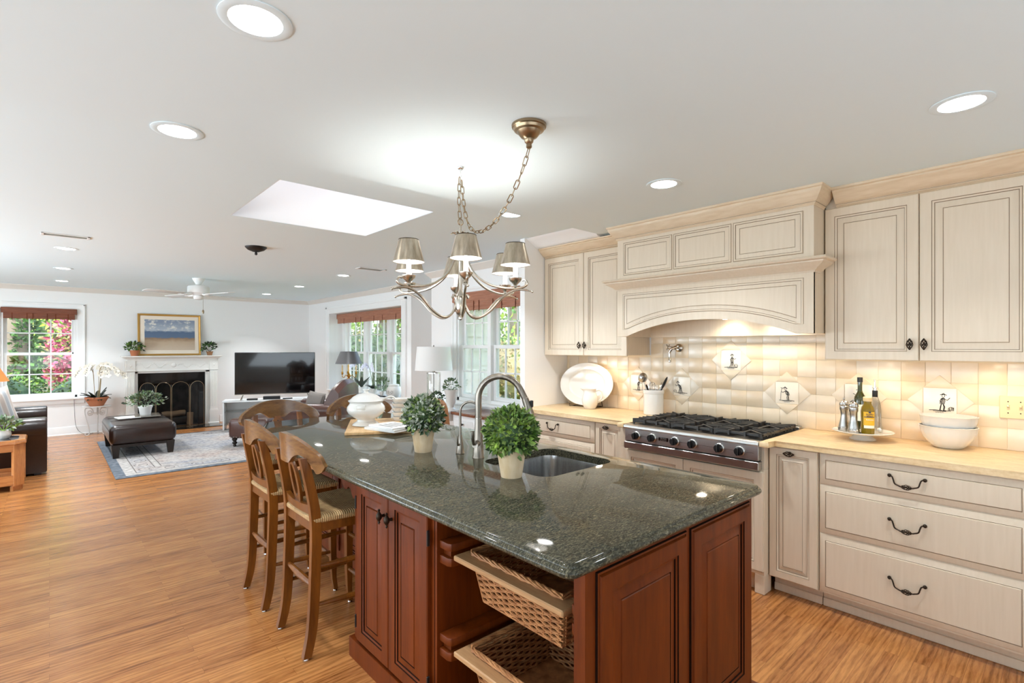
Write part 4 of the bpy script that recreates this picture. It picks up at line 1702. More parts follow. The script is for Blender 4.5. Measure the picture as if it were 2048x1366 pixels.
mb.box(1.42, XR_, YE, 3.72, .06, ZI-.036)
mb.build('carcass', 'cherry', t)
mb = MB()
PL = [(-.02, 0), (.055, 0), (.055, .05), (.05, .06), (.03, .068), (.022, .082), (.006, .09), (-.02, .09)]
mb.molding([(u, z+.0005) for u, z in PL], [(1.42, YE), (XL, YE), (XL, YN), (XR_, YN), (XR_, 3.72)], -1)
mb.build('base_moulding', 'cherry', t)
# left face doors, built facing -X
def faceX(x, y_hi):
    return Matrix.Translation((x, y_hi, 0)) @ Matrix.Rotation(R(-90), 4, 'Z')
ICH = [(0, .004, 0), (.004, 0, 0), (.052, 0, 0), (.0545, .004, 1), (.062, .006, 0), (.064, .011, 1), (.068, .011, 0), (.095, .004, 0), (.0985, .0075, 1), (.1015, .003, 0)]
def idoor(M, x0, x1, z0, z1, name='door'):
    mb = MB()
    mb.M = M
    mb.panel(x0, x1, z0, z1, -.02, .0195, ICH)
    return mb.build(name, CH, t)
ML = faceX(XL, 2.27)
doors = []
for y1, y0, side in ((2.245, 1.948, 1), (1.942, 1.645, -1)):
    d = idoor(ML, 2.27-y1, 2.27-y0, .105, .842)
    mb = MB()
    yy = y0+.03 if side == 1 else y1-.03
    mb.M = ML
    x = 2.27-yy
    z = .745
    mb.cyl((x, -.02, z), (x, -.04, z), .007, .005, 10)
    mb.lathe([(.002, -.032), (.006, -.026), (.004, -.02), (.012, -.008), (.0125, 0), (.012, .008), (.004, .02), (.006, .026), (.002, .032)], 12, (x, -.044, z))
    mb.build('knob', 'bronze_dark', d)
    for z in (.74, .19):
        mb = MB()
        mb.M = ML
        xh = 2.27-y1-.004 if side == 1 else 2.27-y0+.004
        mb.box(xh-.004, xh+.004, -.024, -.012, z-.03, z+.03, .002)
        mb.build('hinge', 'hinge_black', d)
mb = MB()
mb.M = ML
for y in (1.622, 2.272):
    mb.box(2.27-y-.0012, 2.27-y+.0012, -.0014, .004, .1, .85)
mb.build('face_groove', 'dark_glaze', t)
# near face panels
MN = Matrix.Translation((XL, YN, 0))
for xa, xb in ((1.118, 1.603), (1.627, 2.098)):
    mb = MB()
    mb.M = MN
    mb.panel(xa-XL, xb-XL, .105, .838, -.012, .0115, [(0, .0115, 1), (.003, .005, 1), (.009, .005, 0), (.0115, .008, 1), (.015, 0, 0)]+[(i+.012, dd, mi) for i, dd, mi in ICH[2:]])
    mb.build('side_panel', CH, t)
# right face panels
MR = Matrix.Translation((XR_, YN, 0)) @ Matrix.Rotation(R(90), 4, 'Z')
for a in (.05, .98, 1.91):
    mb = MB()
    mb.M = MR
    mb.panel(a, a+.86, .105, .838, -.012, .0115, ICH)
    mb.build('side_panel', CH, t)
# knee space panels and scalloped apron
MK = faceX(1.42, 3.70)
for a in (.02, .49, .96):
    mb = MB()
    mb.M = MK
    mb.panel(a, a+.42, .12, .82, -.012, .0115, ICH)
    mb.build('side_panel', CH, t)
def scallop(L):
    pts = [(0, .86), (L, .86), (L, .74)]
    pts += [(L-.03, .735), (L-.045, .75), (L-.06, .775), (L-.085, .78), (L-.1, .765), (L-.125, .76), (L-.15, .78), (L-.17, .80)]
    pts += [(.17, .80), (.15, .78), (.125, .76), (.1, .765), (.085, .78), (.06, .775), (.045, .75), (.03, .735), (0, .74)]
    return pts
mb = MB()
mb.prism([(YE+.001+y, z) for y, z in scallop(1.18)], 'x', XL+.005, XL+.03)
mb.build('scalloped_apron', 'cherry', t)
mb = MB()
mb.prism([(XL+.03+y, z) for y, z in scallop(1.0)], 'y', 3.722, 3.75)
mb.build('scalloped_apron', 'cherry', t)
# runner blocks of the basket bay
for zr in (.70, .352):
    for ya, yb in ((YB1+.0195, YB1-.05), (YB0-.0095, YB0+.02)):
        y0, y1 = min(ya, yb), max(ya, yb)
        mb = MB()
        poly = [(XL+.012, y0+.02 if ya > yb else y0), (XL+.02, y0+.006), (XL+.04, y0), (1.66, y0), (1.66, y1), (XL+.012, y1)] if ya > yb else [(XL+.012, y0), (1.66, y0), (1.66, y1), (XL+.04, y1), (XL+.02, y1-.006), (XL+.012, y1-.02)]
        mb.prism(poly, 'z', zr+.006, zr+.036, b=.004)
        mb.prism(poly, 'z', zr-.05, zr-.018, b=.004)
        mb.box(XL+.03, 1.66, y0+(.022 if ya > yb else 0), y1-(0 if ya > yb else .01), zr-.018, zr+.006)
        mb.build('runner', 'cherry', t)

# wicker baskets on wooden rails
def basket(zr, label):
    t = thing('wicker_basket', label, 'basket', (XL+.012, (YB0+YB1)/2-.012, zr), 0)
    # local: x into the island, y along the face
    w, d, h = .485, .46, .165
    mb = MB()
    hw = w/2+.024
    mb.box(0, .075, -hw, hw, -.016, .004, .004)
    mb.box(d-.01, d+.05, -hw, hw, -.016, .004, .004)
    mb.box(.075, d-.01, -hw, -hw+.045, -.016, .004, .004)
    mb.box(.075, d-.01, hw-.045, hw, -.016, .004, .004)
    mb.build('wooden_frame', 'pale_wood_y', t)
    # weave: horizontal strands in and out of upright stakes
    x0, x1, y0, y1 = .05, d, -w/2+.02, w/2-.02
    def perim(s, ins):
        a, b, c, e = x0+ins, x1-ins, y0+ins, y1-ins
        L1, L2 = b-a, e-c
        T = 2*(L1+L2)
        s = (s % 1.0)*T
        if s < L2:
            return Vector((a, c+s, 0)), Vector((-1, 0, 0))
        s -= L2
        if s < L1:
            return Vector((a+s, e, 0)), Vector((0, 1, 0))
        s -= L1
        if s < L2:
            return Vector((b, e-s, 0)), Vector((1, 0, 0))
        s -= L2
        return Vector((b-s, c, 0)), Vector((0, -1, 0))
    ns = 48
    mb = MB()
    rows = 17
    for j in range(rows):
        tt = j/(rows-1)
        z = -h+.012+tt*(h+.004)
        ins = .03*(1-tt)
        sets = 3
        pts = []
        m = ns*2
        ph = (j // 1) % 2
        for i in range(m):
            p, n_ = perim(i/m+.0001, ins)
            off = .0045*math.cos(PI*(i/2.0+ph))
            pts.append(p+n_*off+Vector((0, 0, z+random.uniform(-.0008, .0008))))
        mb.tube(pts, .0042, 5, closed=True, flat=(1, 1))
    mb.build('weave', 'wicker', t)
    mb = MB()
    for i in range(ns):
        p, n_ = perim((i+.5)/ns, .03)
        q, _ = perim((i+.5)/ns, .0)
        mb.tube([p+Vector((0, 0, -h+.004)), q+Vector((0, 0, .01))], .003, 5)
    mb.build('stakes', 'wicker', t)['kind'] = 'stuff'
    mb = MB()
    for k in range(4):
        pts = []
        for i in range(60):
            p, n_ = perim(i/60+.0001, -.004)
            a = i*1.3+k*PI/2
            pts.append(p+n_*.006*math.cos(a)+Vector((0, 0, .016+.006*math.sin(a))))
        mb.tube(pts, .0035, 5, closed=True)
    mb.build('braided_rim', 'wicker', t)
    mb = MB()
    mb.box(x0+.03, x1-.03, y0+.03, y1-.03, -h, -h+.006)
    mb.build('basket_floor', 'wicker', t)
basket(.70, 'upper wicker basket on a wooden rail in the island bay')
basket(.352, 'lower wicker basket on a wooden rail in the island bay')

# granite top with a cut-out for the sink, ogee edge
def rrect(x0, x1, y0, y1, r, n=6):
    out = []
    for cx, cy, a0 in ((x1-r, y1-r, 0), (x0+r, y1-r, 90), (x0+r, y0+r, 180), (x1-r, y0+r, 270)):
        for i in range(n+1):
            a = R(a0+90*i/n)
            out.append((cx+r*math.cos(a), cy+r*math.sin(a)))
    return out
SKX0, SKX1, SKY0, SKY1 = 1.575, 2.075, 1.53, 1.985
def granite_top():
    base = [(.998, .882), (2.152, .882), (2.152, 4.085), (1.215, 4.085), (.998, 3.525)]
    # rounded outer corners
    pts = []
    nb = len(base)
    for i in range(nb):
        p, a, b = Vector(base[i]), Vector(base[i-1]), Vector(base[(i+1) % nb])
        r = .02 if i < 3 else .06
        u, v = (a-p).normalized(), (b-p).normalized()
        for k in range(5):
            s = k/4
            pts.append((p+u*r)*(1-s)**2+p*2*s*(1-s)+(p+v*r)*s*s)
    n = len(pts)
    prof = [(0, 0), (.006, -.002), (.009, -.006), (.0095, -.010), (.014, -.011), (.019, -.016), (.0215, -.022), (.0205, -.028), (.016, -.034), (.01, -.036)]
    mb = MB()
    rows = []
    for u, z in prof:
        row = []
        for i in range(n):
            a, b = pts[i-1], pts[(i+1) % n]
            d = (b-a).normalized()
            row.append(mb.v((pts[i].x+d.y*u, pts[i].y-d.x*u, ZI+z)))
        rows.append(row)
    for a, b in zip(rows, rows[1:]):
        mb.bridge(a, b)
    hole = rrect(SKX0, SKX1, SKY0, SKY1, .07)
    ht = [mb.v((x, y, ZI)) for x, y in hole]
    h1 = [mb.v((x, y, ZI-.036)) for x, y in hole]
    mb.bridge(ht, h1)
    for outer, inner in ((rows[0], ht), (rows[-1], h1)):
        es = []
        for L in (outer, inner):
            for i in range(len(L)):
                e = mb.bm.edges.get((L[i], L[(i+1) % len(L)]))
                if e:
                    es.append(e)
        bmesh.ops.triangle_fill(mb.bm, use_beauty=True, use_dissolve=False, edges=es)
    o = mb.build('granite_worktop', 'granite')
    return tag(o, 'polished dark green granite worktop on the cherry island', 'worktop')
granite_top()
# sink
t = thing('undermount_sink', 'stainless undermount sink set into the granite island top', 'sink', (0, 0, 0))
mb = MB()
rows = []
for ins, z, r in ((-.008, ZI-.0365, .075), (.0, ZI-.0365, .07), (.004, ZI-.06, .066), (.012, ZI-.2, .06), (.03, ZI-.222, .05), (.06, ZI-.226, .04)):
    rows.append([mb.v((x, y, z)) for x, y in rrect(SKX0+ins, SKX1-ins, SKY0+ins, SKY1-ins, r)])
for a, b in zip(rows, rows[1:]):
    mb.bridge(a, b)
mb.f(rows[-1])
mb.build('basin', 'sink_steel', t)
mb = MB()
mb.lathe([(0, ZI-.2245), (.03, ZI-.2245), (.042, ZI-.222), (.045, ZI-.2255)], 24, ((SKX0+SKX1)/2, (SKY0+SKY1)/2, 0))
mb.build('drain', 'chrome', t)

# main faucet
t = thing('kitchen_faucet', 'tall brushed gooseneck pull-down faucet beside the island sink', 'faucet', (1.625, 2.055, ZI), -54)
# local +x points over the sink
mb = MB()
mb.lathe([(.031, 0), (.031, .004), (.028, .01), (.0255, .06), (.021, .12), (.018, .165), (.0165, .2)], 32)
mb.build('body', 'brushed_nickel', t)
mb = MB()
arc = [(0, 0, .2), (0, 0, .29)]+[(.115-.115*math.cos(R(a)), 0, .30+.115*math.sin(R(a))) for a in range(12, 165, 12)]
arc += [(.242, 0, .305)]
mb.tube(arc, [.0162]*(len(arc)), 16)
mb.build('spout', 'brushed_nickel', t)
mb = MB()
mb.tube([(.242, 0, .305), (.255, 0, .27), (.268, 0, .225), (.27, 0, .218)], [.0175, .0195, .0215, .020], 18)
mb.build('spray_head', 'brushed_nickel', t)
mb = MB()
mb.box(.268, .284, -.009, .009, .262, .296, .003)
mb.build('spray_button', 'black_plastic', t)
mb = MB()
mb.tube([(0, 0, .2), (0, 0, .2015)], .0185, 24)
mb.build('collar', 'chrome', t)
mb = MB()
mb.cyl((0, -.015, .075), (0, -.062, .075), .0165, .0165, 20)
mb.tube([(0, -.06, .078), (0, -.085, .082), (0, -.098, .105), (0, -.103, .15)], [.007, .0075, .008, .006], 10)
mb.build('lever', 'brushed_nickel', t)
t = thing('filter_tap', 'slim brushed tap with a thin hooked spout left of the tall faucet', 'faucet', (1.61, 2.19, ZI), -54)
mb = MB()
mb.lathe([(.023, 0), (.0235, .004), (.021, .008), (.019, .03), (.013, .07), (.0105, .095), (.0085, .1)], 24)
mb.build('body', 'brushed_nickel', t)
mb = MB()
arc = [(0, 0, .1), (0, 0, .215)]+[(.055-.055*math.cos(R(a)), 0, .22+.055*math.sin(R(a))) for a in range(15, 166, 15)]
mb.tube(arc, .0064, 12)
mb.build('spout', 'brushed_nickel', t)
mb = MB()
mb.cyl((0, -.012, .05), (0, -.035, .05), .006, .006, 10)
mb.tube([(0, -.034, .05), (0, -.042, .06), (0, -.044, .1)], [.006, .006, .004], 8)
mb.build('lever', 'brushed_nickel', t)

# topiaries
def topiary(x, y, label, rt, rb, hp, zc, rf, seed, mats):
    t = thing('potted_topiary', label, 'potted plant', (x, y, ZI))
    mb = MB()
    mb.lathe([(0, 0), (rb, 0), (rb+.001, .003), (rt, hp), (rt-.006, hp), (rt-.01, hp-.02), (0, hp-.022)], 36)
    mb.build('pot', 'pot_clay', t)
    mb = MB()
    mb.ball((0, 0, zc), rf*.72, 20, 14, 2)
    rnd = random.Random(seed)
    for i in range(1250):
        d = rdir(rnd)
        if d.z < -.75:
            continue
        rr = rf*rnd.uniform(.62, .92)
        p = Vector((0, 0, zc))+d*rr
        dd = (d+rdir(rnd)*.75).normalized()
        leaf(mb, p, dd, rdir(rnd), rnd.uniform(.024, .035), rnd.uniform(.014, .021), rnd.choice([0, 0, 0, 1, 1, 2]) if seed % 2 else rnd.choice([0, 0, 1, 2]), .2)
    mb.build('foliage', mats, t, smooth=0)
    return t
topiary(1.497, 2.372, 'small boxwood ball in a clay pot, left of the faucet', .064, .045, .132, .192, .115, 2, ['topiary_dusty', 'topiary_leaf', 'dark_leaf'])
topiary(1.492, 1.655, 'small boxwood ball in a clay pot, in front of the sink', .064, .045, .118, .187, .122, 3, ['topiary_leaf', 'hedge_leaf', 'dark_leaf'])

# cutting board, tureen, books, bowls
bx, by, ba = 1.385, 3.114, -28
t = tag(MB().box(0, .44, 0, .62, 0, .021, .004).build('cutting_board', 'board_wood', loc=(bx, by, ZI), rot=(0, 0, R(ba))), 'wooden cutting board under the white tureen', 'cutting board')
ZB = ZI+.0215
t = thing('soup_tureen', 'white lidded soup tureen standing on the cutting board', 'tureen', (1.628, 3.31, ZB))
mb = MB()
mb.lathe([(0, .004), (.08, 0), (.092, .004), (.088, .012), (.062, .03), (.058, .042), (.085, .058), (.118, .085), (.129, .108), (.126, .13), (.112, .148), (.108, .156), (.116, .166), (.112, .168), (.104, .156), (0, .15)], 48)
mb.build('body', 'white_ceramic', t)
for s in (-1, 1):
    mb = MB()
    mb.M = Matrix.Rotation(R(-42), 4, 'Z')
    mb.box(-.03, .03, s*.118-.012, s*.118+.012, .118, .15, .006, seg=2)
    mb.build('lug_handle', 'white_ceramic', t)
mb = MB()
mb.lathe([(.118, .1685), (.12, .172), (.108, .178), (.085, .2), (.055, .216), (.03, .222), (.016, .226), (.014, .234), (.024, .244), (.022, .25), (0, .252)], 48)
mb.build('lid', 'white_ceramic', t)
mb = MB()
mb.M = Matrix.Rotation(R(-30), 4, 'Z')
mb.tube(spline([(.085, 0, .17), (.13, 0, .186), (.165, 0, .196), (.19, 0, .188), (.196, 0, .176)], 6), [.009]*18+[.007]*7, 10, flat=(1, .7))
mb.build('ladle_handle', 'white_ceramic', t)

def magazine(x, y, z, rz, w, d, h, label):
    t = thing('magazine', label, 'book', (x, y, z), rz)
    mb = MB()
    mb.box(0.004, w-.003, .004, d-.004, .0025, h-.0025)
    mb.build('pages', 'paper_white', t)
    mb = MB()
    mb.box(0, w, 0, d, h-.0024, h, .0005)
    mb.box(0, w, 0, d, 0, .0024, .0005)
    mb.box(0, .004, 0, d, .002, h-.002)
    mb.build('cover', 'book_cover', t)
    mb = MB()
    rnd = random.Random(int(z*1000))
    for k in range(4):
        a = w*(.15+.2*k)
        mb.box(a, a+w*.1, d*.2, d*.75, h, h+.0004)
    mb.build('cover_picture', 'paper_grey', t)
magazine(1.605, 2.88, ZB, 14, .2, .28, .015, 'lower of two magazines lying on the cutting board')
magazine(1.60, 2.89, ZB+.0156, 6, .19, .27, .012, 'upper of two magazines lying on the cutting board')
for k in range(5):
    mb = MB()
    mb.lathe([(0, 0), (.045, 0), (.05, .003), (.064, .025), (.073, .042), (.076, .052), (.0735, .052), (.068, .038), (.058, .02), (.045, .006), (0, .006)], 36, caps=False)
    o = mb.build('stacked_bowl', 'white_ceramic', loc=(1.945, 3.37, ZI+.0325*k))
    tag(o, ['bottom bowl', 'second bowl from the bottom', 'middle bowl', 'second bowl from the top', 'top bowl'][k]+' of the white stack on the island behind the magazines', 'bowl', 'white bowls stacked on the island')

# ------------------------------------------------------------------ counter stools (local +x towards the island)
def stool(loc, rotz, label, W=.25):
    t = thing('counter_stool', label, 'stool', loc, rotz, 'counter stools around the island')
    zs = .645
    sw = 'stool_wood'
    for s in (-1, 1):
        # rear leg sweeps back into the post
        mb = MB()
        ys = .177*s
        yt = .165*s
        pts = spline([(-.205, ys*1.02, .012), (-.178, ys, .15), (-.165, ys, .4), (-.162, ys, .62), (-.178, ys*.98, .76), (-.215, yt, .94)], 6)
        rows = []
        for i, p in enumerate(pts):
            k = i/(len(pts)-1)
            hx = .019+.004*math.sin(PI*k)
            hy = .0155
            rows.append([mb.v((p.x+a*hx, p.y+b*hy, p.z)) for a, b in ((-1, -1), (1, -1), (1, 1), (-1, 1))])
        for a, b in zip(rows, rows[1:]):
            mb.bridge(a, b)
        mb.f(rows[0][::-1])
        mb.f(rows[-1])
        g = mb.build('leg', sw, t)
        mb = MB()
        mb.lathe([(.0, 0), (.012, 0), (.015, .004), (.013, .012)], 14, (-.205, ys*1.02, 0))
        mb.build('glide', 'chrome', g)
        # front leg, turned foot and slight splay
        mb = MB()
        yf = .205*s
        pts = [(.185, yf*1.0, .012), (.176, yf*.985, .08), (.172, yf*.97, .2), (.17, yf*.96, .45), (.17, yf*.95, .635)]
        rows = []
        for i, p in enumerate(pts):
            hx = (.012, .013, .0165, .019, .019)[i]
            rows.append([mb.v((p[0]+a*hx, p[1]+b*hx, p[2])) for a, b in ((-1, -1), (1, -1), (1, 1), (-1, 1))])
        for a, b in zip(rows, rows[1:]):
            mb.bridge(a, b)
        mb.f(rows[0][::-1])
        mb.f(rows[-1])
        g = mb.build('leg', sw, t)
        mb = MB()
        mb.lathe([(.0, 0), (.011, 0), (.013, .004), (.011, .012)], 14, (.185, yf, 0))
        mb.build('glide', 'chrome', g)
        # side stretchers
        for z in (.42, .24):
            mb = MB()
            mb.tube([(-.165, ys, z), (.0, ys*1.07, z-.002), (.172, yf*.96, z-.004)], [.009, .0145, .009], 10)
            mb.build('stretcher', sw, t)
    mb = MB()
    mb.tube([(-.166, -.175, .33), (-.17, 0, .33), (-.166, .175, .33)], [.011, .0185, .011], 10)
    mb.build('stretcher', sw, t)
    for z in (.2, .4):
        mb = MB()
        mb.tube([(.172, -.198, z), (.176, 0, z), (.172, .198, z)], [.011, .0165, .011], 10)
        mb.build('stretcher', sw, t)
    # seat rails
    mb = MB()
    outer = [(-.175, -.185), (.19, -.215), (.19, .215), (-.175, .185)]
    inner = [(-.15, -.155), (.165, -.185), (.165, .185), (-.15, .155)]
    lo = [mb.v((x, y, .585)) for x, y in outer]
    hi = [mb.v((x, y, .638)) for x, y in outer]
    lo2 = [mb.v((x, y, .585)) for x, y in inner]
    hi2 = [mb.v((x, y, .638)) for x, y in inner]
    mb.bridge(lo, hi)
    mb.bridge(lo2, hi2)
    mb.bridge(lo, lo2)
    mb.bridge(hi, hi2)
    mb.build('seat_rail', sw, t)
    # woven rush seat: four slopes towards a sunken cross, rounded rim
    mb = MB()
    rows = []
    for ins, z in ((.004, .622), (-.006, .634), (-.007, .648), (.004, .66), (.02, .664), (.07, .660), (.12, .655), (.17, .652)):
        row = []
        for (x, y), (sx, sy) in zip(outer, ((1, 1), (-1, 1), (-1, -1), (1, -1))):
            row.append((x+sx*ins, y+sy*ins))
        # subdivide each edge
        vs = []
        for i in range(4):
            a, b = Vector(row[i]), Vector(row[(i+1) % 4])
            for k in range(6):
                p = a.lerp(b, k/6)
                vs.append(mb.v((p.x, p.y, z)))
        rows.append(vs)
    for a, b in zip(rows, rows[1:]):
        mb.bridge(a, b)
    mb.f(rows[-1])
    mb.build('rush_seat', 'rush_seat', t)
    # cross rail at the foot of the splat
    def backx(z):
        return -.165-.055*max(0, (z-.66)/.30)**1.2
    mb = MB()
    rows = []
    for i in range(13):
        y = -.168+.336*i/12
        bow = -.012*(1-(y/.168)**2)
        z0 = .665
        z1 = .715-.012*(1-(y/.168)**2)
        rows.append([mb.v((backx(z)+bow+dx, y, z)) for z, dx in ((z0, -.011), (z0, .011), (z1, .011), (z1, -.011))])
    for a, b in zip(rows, rows[1:]):
        mb.bridge(a, b)
    mb.f(rows[0])
    mb.f(rows[-1])
    mb.build('back_rail', sw, t)
    # lyre splat with an oval opening
    n = 36
    outl, inl = [], []
    for i in range(n):
        a = 2*PI*i/n
        zc = .80
        sy = math.cos(a)
        sz = math.sin(a)
        z = zc+.118*sz
        w_ = .052*abs(sy)**.8*(1 if sy > 0 else -1)
        if abs(sz) > .86:
            w_ = (.024 if sz > 0 else .03)*(1 if sy > 0 else -1)
        outl.append((w_, z))
        inl.append((.026*sy, zc+.005+.082*sz))
    mb = MB()
    fr = [[mb.v((backx(z)-.004+dx, y, z)) for y, z in L] for L in (outl, inl) for dx in (-.007, .007)]
    of, ob, if_, ib = fr
    mb.bridge(of, ob)
    mb.bridge(if_, ib)
    mb.bridge(of, if_)
    mb.bridge(ob, ib)
    mb.build('splat', sw, t)
    # curved crest with two scooped arches
    mb = MB()
    m = 40
    def cx(y):
        return -.236+.10*(abs(y)/W)**2*(W/.27)
    A = []
    for i in range(m+1):
        y = -W+2*W*i/m
        s = abs(y)/W
        zt_ = 1.043-.105*s**2.3
        if s < .22:
            zb_ = .905
        elif s < .86:
            q = (s-.22)/.64
            zb_ = .905+(.062*math.sin(PI*min(1, q*1.02))**.8 if q < 1 else 0)-.035*q
        else:
            q = (s-.86)/.14
            zb_ = .87+.012*q*q
        if s > .9:
            q = (s-.9)/.1
            mid = (zt_+zb_)/2
            zt_ = mid+(zt_-mid)*math.sqrt(max(0, 1-q*q*.96))
            zb_ = mid+(zb_-mid)*math.sqrt(max(0, 1-q*q*.96))
        x = cx(y)
        # thickness follows the bow
        ty = 2*.10*y/W**2*(W/.27)
        nn = Vector((1, -ty, 0)).normalized()*.0125
        A.append([mb.v((x-nn.x, y-nn.y, zb_)), mb.v((x+nn.x, y+nn.y, zb_)), mb.v((x+nn.x-.006, y+nn.y, zt_)), mb.v((x-nn.x-.006, y-nn.y, zt_))])
    for a, b in zip(A, A[1:]):
        mb.bridge(a, b)
    mb.f(A[0])
    mb.f(A[-1])
    mb.build('crest_rail', 'crest_wood', t)
    return t
stool((1.095, 2.595, 0), 0, 'wooden counter stool nearest the camera on the left side of the island', .255)
stool((1.088, 3.195, 0), 0, 'second counter stool on the left side, behind the nearest one', .255)
stool((1.335, 4.02, 0), -90, 'counter stool at the far left end of the island facing the camera', .295)
stool((2.0, 4.03, 0), -90, 'counter stool at the far end of the island behind the tureen', .295)

# ------------------------------------------------------------------ chandelier
t = thing('chandelier', 'brushed pewter chandelier with six metal-shaded lamps over the island', 'chandelier', (1.576, 2.141, 0))
mb = MB()
mb.lathe([(.003, 1.598), (.01, 1.604), (.011, 1.612), (.006, 1.62), (.02, 1.63), (.03, 1.655), (.03, 1.70), (.022, 1.73), (.012, 1.745), (.009, 1.76), (.009, 1.99), (.016, 2.0), (.018, 2.015), (.022, 2.04), (.012, 2.05), (.006, 2.055), (.005, 2.09)], 24)
mb.build('stem', 'pewter', t)
mb = MB()
for k in range(6):
    a = R(k*60+20)
    u = Vector((math.cos(a), math.sin(a), 0))
    mb.tube([u*.012+Vector((0, 0, 2.02)), u*.025+Vector((0, 0, 2.045)), u*.04+Vector((0, 0, 2.05)), u*.05+Vector((0, 0, 2.042))], [.006, .008, .009, .004], 8, flat=(1, .5))
mb.build('leaf_crown', 'pewter', t)
fw = math.degrees(math.atan2(-.742, -.6704))       # towards the camera
for k in range(6):
    a = R(fw+10.5+60*k)
    u = Vector((math.cos(a), math.sin(a), 0))
    def pt(r, z):
        return u*r+Vector((0, 0, z))
    mb = MB()
    mb.tube(spline([pt(.014, 2.0), pt(.03, 1.93), pt(.075, 1.84), (pt(.15, 1.782)), pt(.23, 1.757), pt(.3, 1.752), pt(.345, 1.757), pt(.362, 1.773), pt(.352, 1.79), pt(.335, 1.789)], 6), [.0062]*44+[.005]*11, 10)
    mb.tube(spline([pt(.05, 1.714), pt(.036, 1.726), pt(.026, 1.71), pt(.03, 1.67), pt(.06, 1.625), pt(.11, 1.612), pt(.17, 1.645), pt(.235, 1.71), pt(.3, 1.743), pt(.35, 1.742), pt(.385, 1.733)], 6), [.0062]*55+[.0055, .005, .0045, .004, .0035, .003], 10)
    mb.ball(pt(.388, 1.732), .0065, 8, 6)
    am = mb.build('arm', 'pewter', t)
    mb = MB()
    mb.lathe([(.004, 1.75), (.012, 1.757), (.008, 1.768), (.014, 1.775), (.03, 1.79), (.033, 1.803), (.03, 1.803), (.012, 1.79), (.01, 1.79)], 20, pt(.3, 0), caps=False)
    mb.build('candle_cup', 'pewter', am)
    mb = MB()
    mb.lathe([(.0, 1.79), (.0115, 1.79), (.0115, 1.875), (.0, 1.877)], 16, pt(.3, 0))
    mb.build('candle_sleeve', 'candle_glow', am)
    mb = MB()
    mb.lathe([(.006, 1.877), (.012, 1.89), (.0145, 1.905), (.01, 1.925), (.002, 1.94)], 14, pt(.3, 0))
    mb.build('bulb', 'bulb_white', am)
    mb = MB()
    mb.lathe([(.073, 1.868), (.0745, 1.866), (.0475, 1.973), (.046, 1.973), (.073, 1.868)], 36, pt(.3, 0), caps=False)
    mb.build('shade', 'shade_metal', am)
    mb = MB()
    mb.lathe([(.0725, 1.8685), (.0455, 1.972)], 36, pt(.3, 0), caps=False)
    mb.build('shade_liner', 'lamp_white', am)
    mb = MB()
    mb.tube([pt(.3, 0)+Vector((.0472*math.cos(R(b)), .0472*math.sin(R(b)), 1.973)) for b in range(0, 360, 12)], .0018, 6, closed=True)
    mb.build('shade_rim', 'bronze_dark', am)
    d = bpy.data.lights.new('bulb_light', 'POINT')
    d.energy = 2.0
    d.color = (1, .96, .9)
    d.shadow_soft_size = .014
    o = bpy.data.objects.new('bulb_light', d)
    COL.objects.link(o)
    o.parent = t
    o.location = pt(.3, 1.935)
# ceiling hook, canopy and swagged chain
mb = MB()
mb.lathe([(.0, ZN-.0145), (.011, ZN-.014), (.016, ZN-.008), (.017, ZN-.0005)], 18)
mb.tube([(0, 0, ZN-.012), (0, 0, ZN-.03), (.006, 0, ZN-.045), (0, 0, ZN-.055), (-.006, 0, ZN-.047)], .0028, 8)
mb.build('ceiling_hook', 'chrome', t)
cpos = Vector((1.491-1.576, 1.544-2.141, 0))
mb = MB()
mb.lathe([(.006, 2.29), (.012, 2.296), (.011, 2.31), (.018, 2.318), (.02, 2.33), (.034, 2.338), (.045, 2.352), (.05, 2.362), (.062, 2.366), (.066, 2.376), (.072, 2.379), (.073, ZN-.0005)], 32, cpos)
mb.build('canopy', 'antique_brass', t)
mb = MB()
def chain(path, L=.042, w=.0085, r=.0022):
    # resample, then alternate the links' planes
    pts = [Vector(p) for p in path]
    seg = [0]
    for a, b in zip(pts, pts[1:]):
        seg.append(seg[-1]+(b-a).length)
    pitch = L-.007
    nl = int(seg[-1]/pitch)
    def at(s):
        for i in range(len(pts)-1):
            if seg[i+1] >= s:
                return pts[i].lerp(pts[i+1], (s-seg[i])/max(1e-9, seg[i+1]-seg[i]))
        return pts[-1]
    for k in range(nl):
        a, b = at(k*pitch), at((k+1)*pitch)
        c = (a+b)/2
        d = (b-a).normalized()
        ref = Vector((.3, .5, .81)) if abs(d.z) < .8 else Vector((1, .2, 0))
        u = d.cross(ref).normalized()
        v_ = d.cross(u)
        s = u*math.cos(k*PI/2+.4)+v_*math.sin(k*PI/2+.4)
        loop = []
        for i in range(14):
            q = 2*PI*i/14
            cx_, sx_ = math.cos(q), math.sin(q)
            loop.append(c+d*(L/2-w)*(1 if cx_ > 0 else -1)+d*w*cx_+s*w*sx_)
        mb.tube(loop, r, 6, closed=True)
low = Vector((cpos.x*.38, cpos.y*.38, 2.055))
path = bez(cpos+Vector((0, 0, 2.292)), cpos*.9+Vector((0, 0, 2.17)), cpos*.62+Vector((0, 0, 1.99)), cpos*.30+Vector((0, 0, 2.02)), 24)
path += bez(cpos*.30+Vector((0, 0, 2.02)), cpos*.14+Vector((0, 0, 2.035)), Vector((.004, -.02, 2.12)), Vector((.004, -.004, 2.335)), 16)[1:]
chain(path)
chain([(-.004, .003, 2.335), (-.007, .004, 2.2), (0, 0, 2.088)])
mb.tube([(.016*math.cos(R(b)), .0, 2.105+.016*math.sin(R(b))) for b in range(0, 360, 20)], .0025, 6, closed=True)
mb.build('chain', 'antique_brass', t)
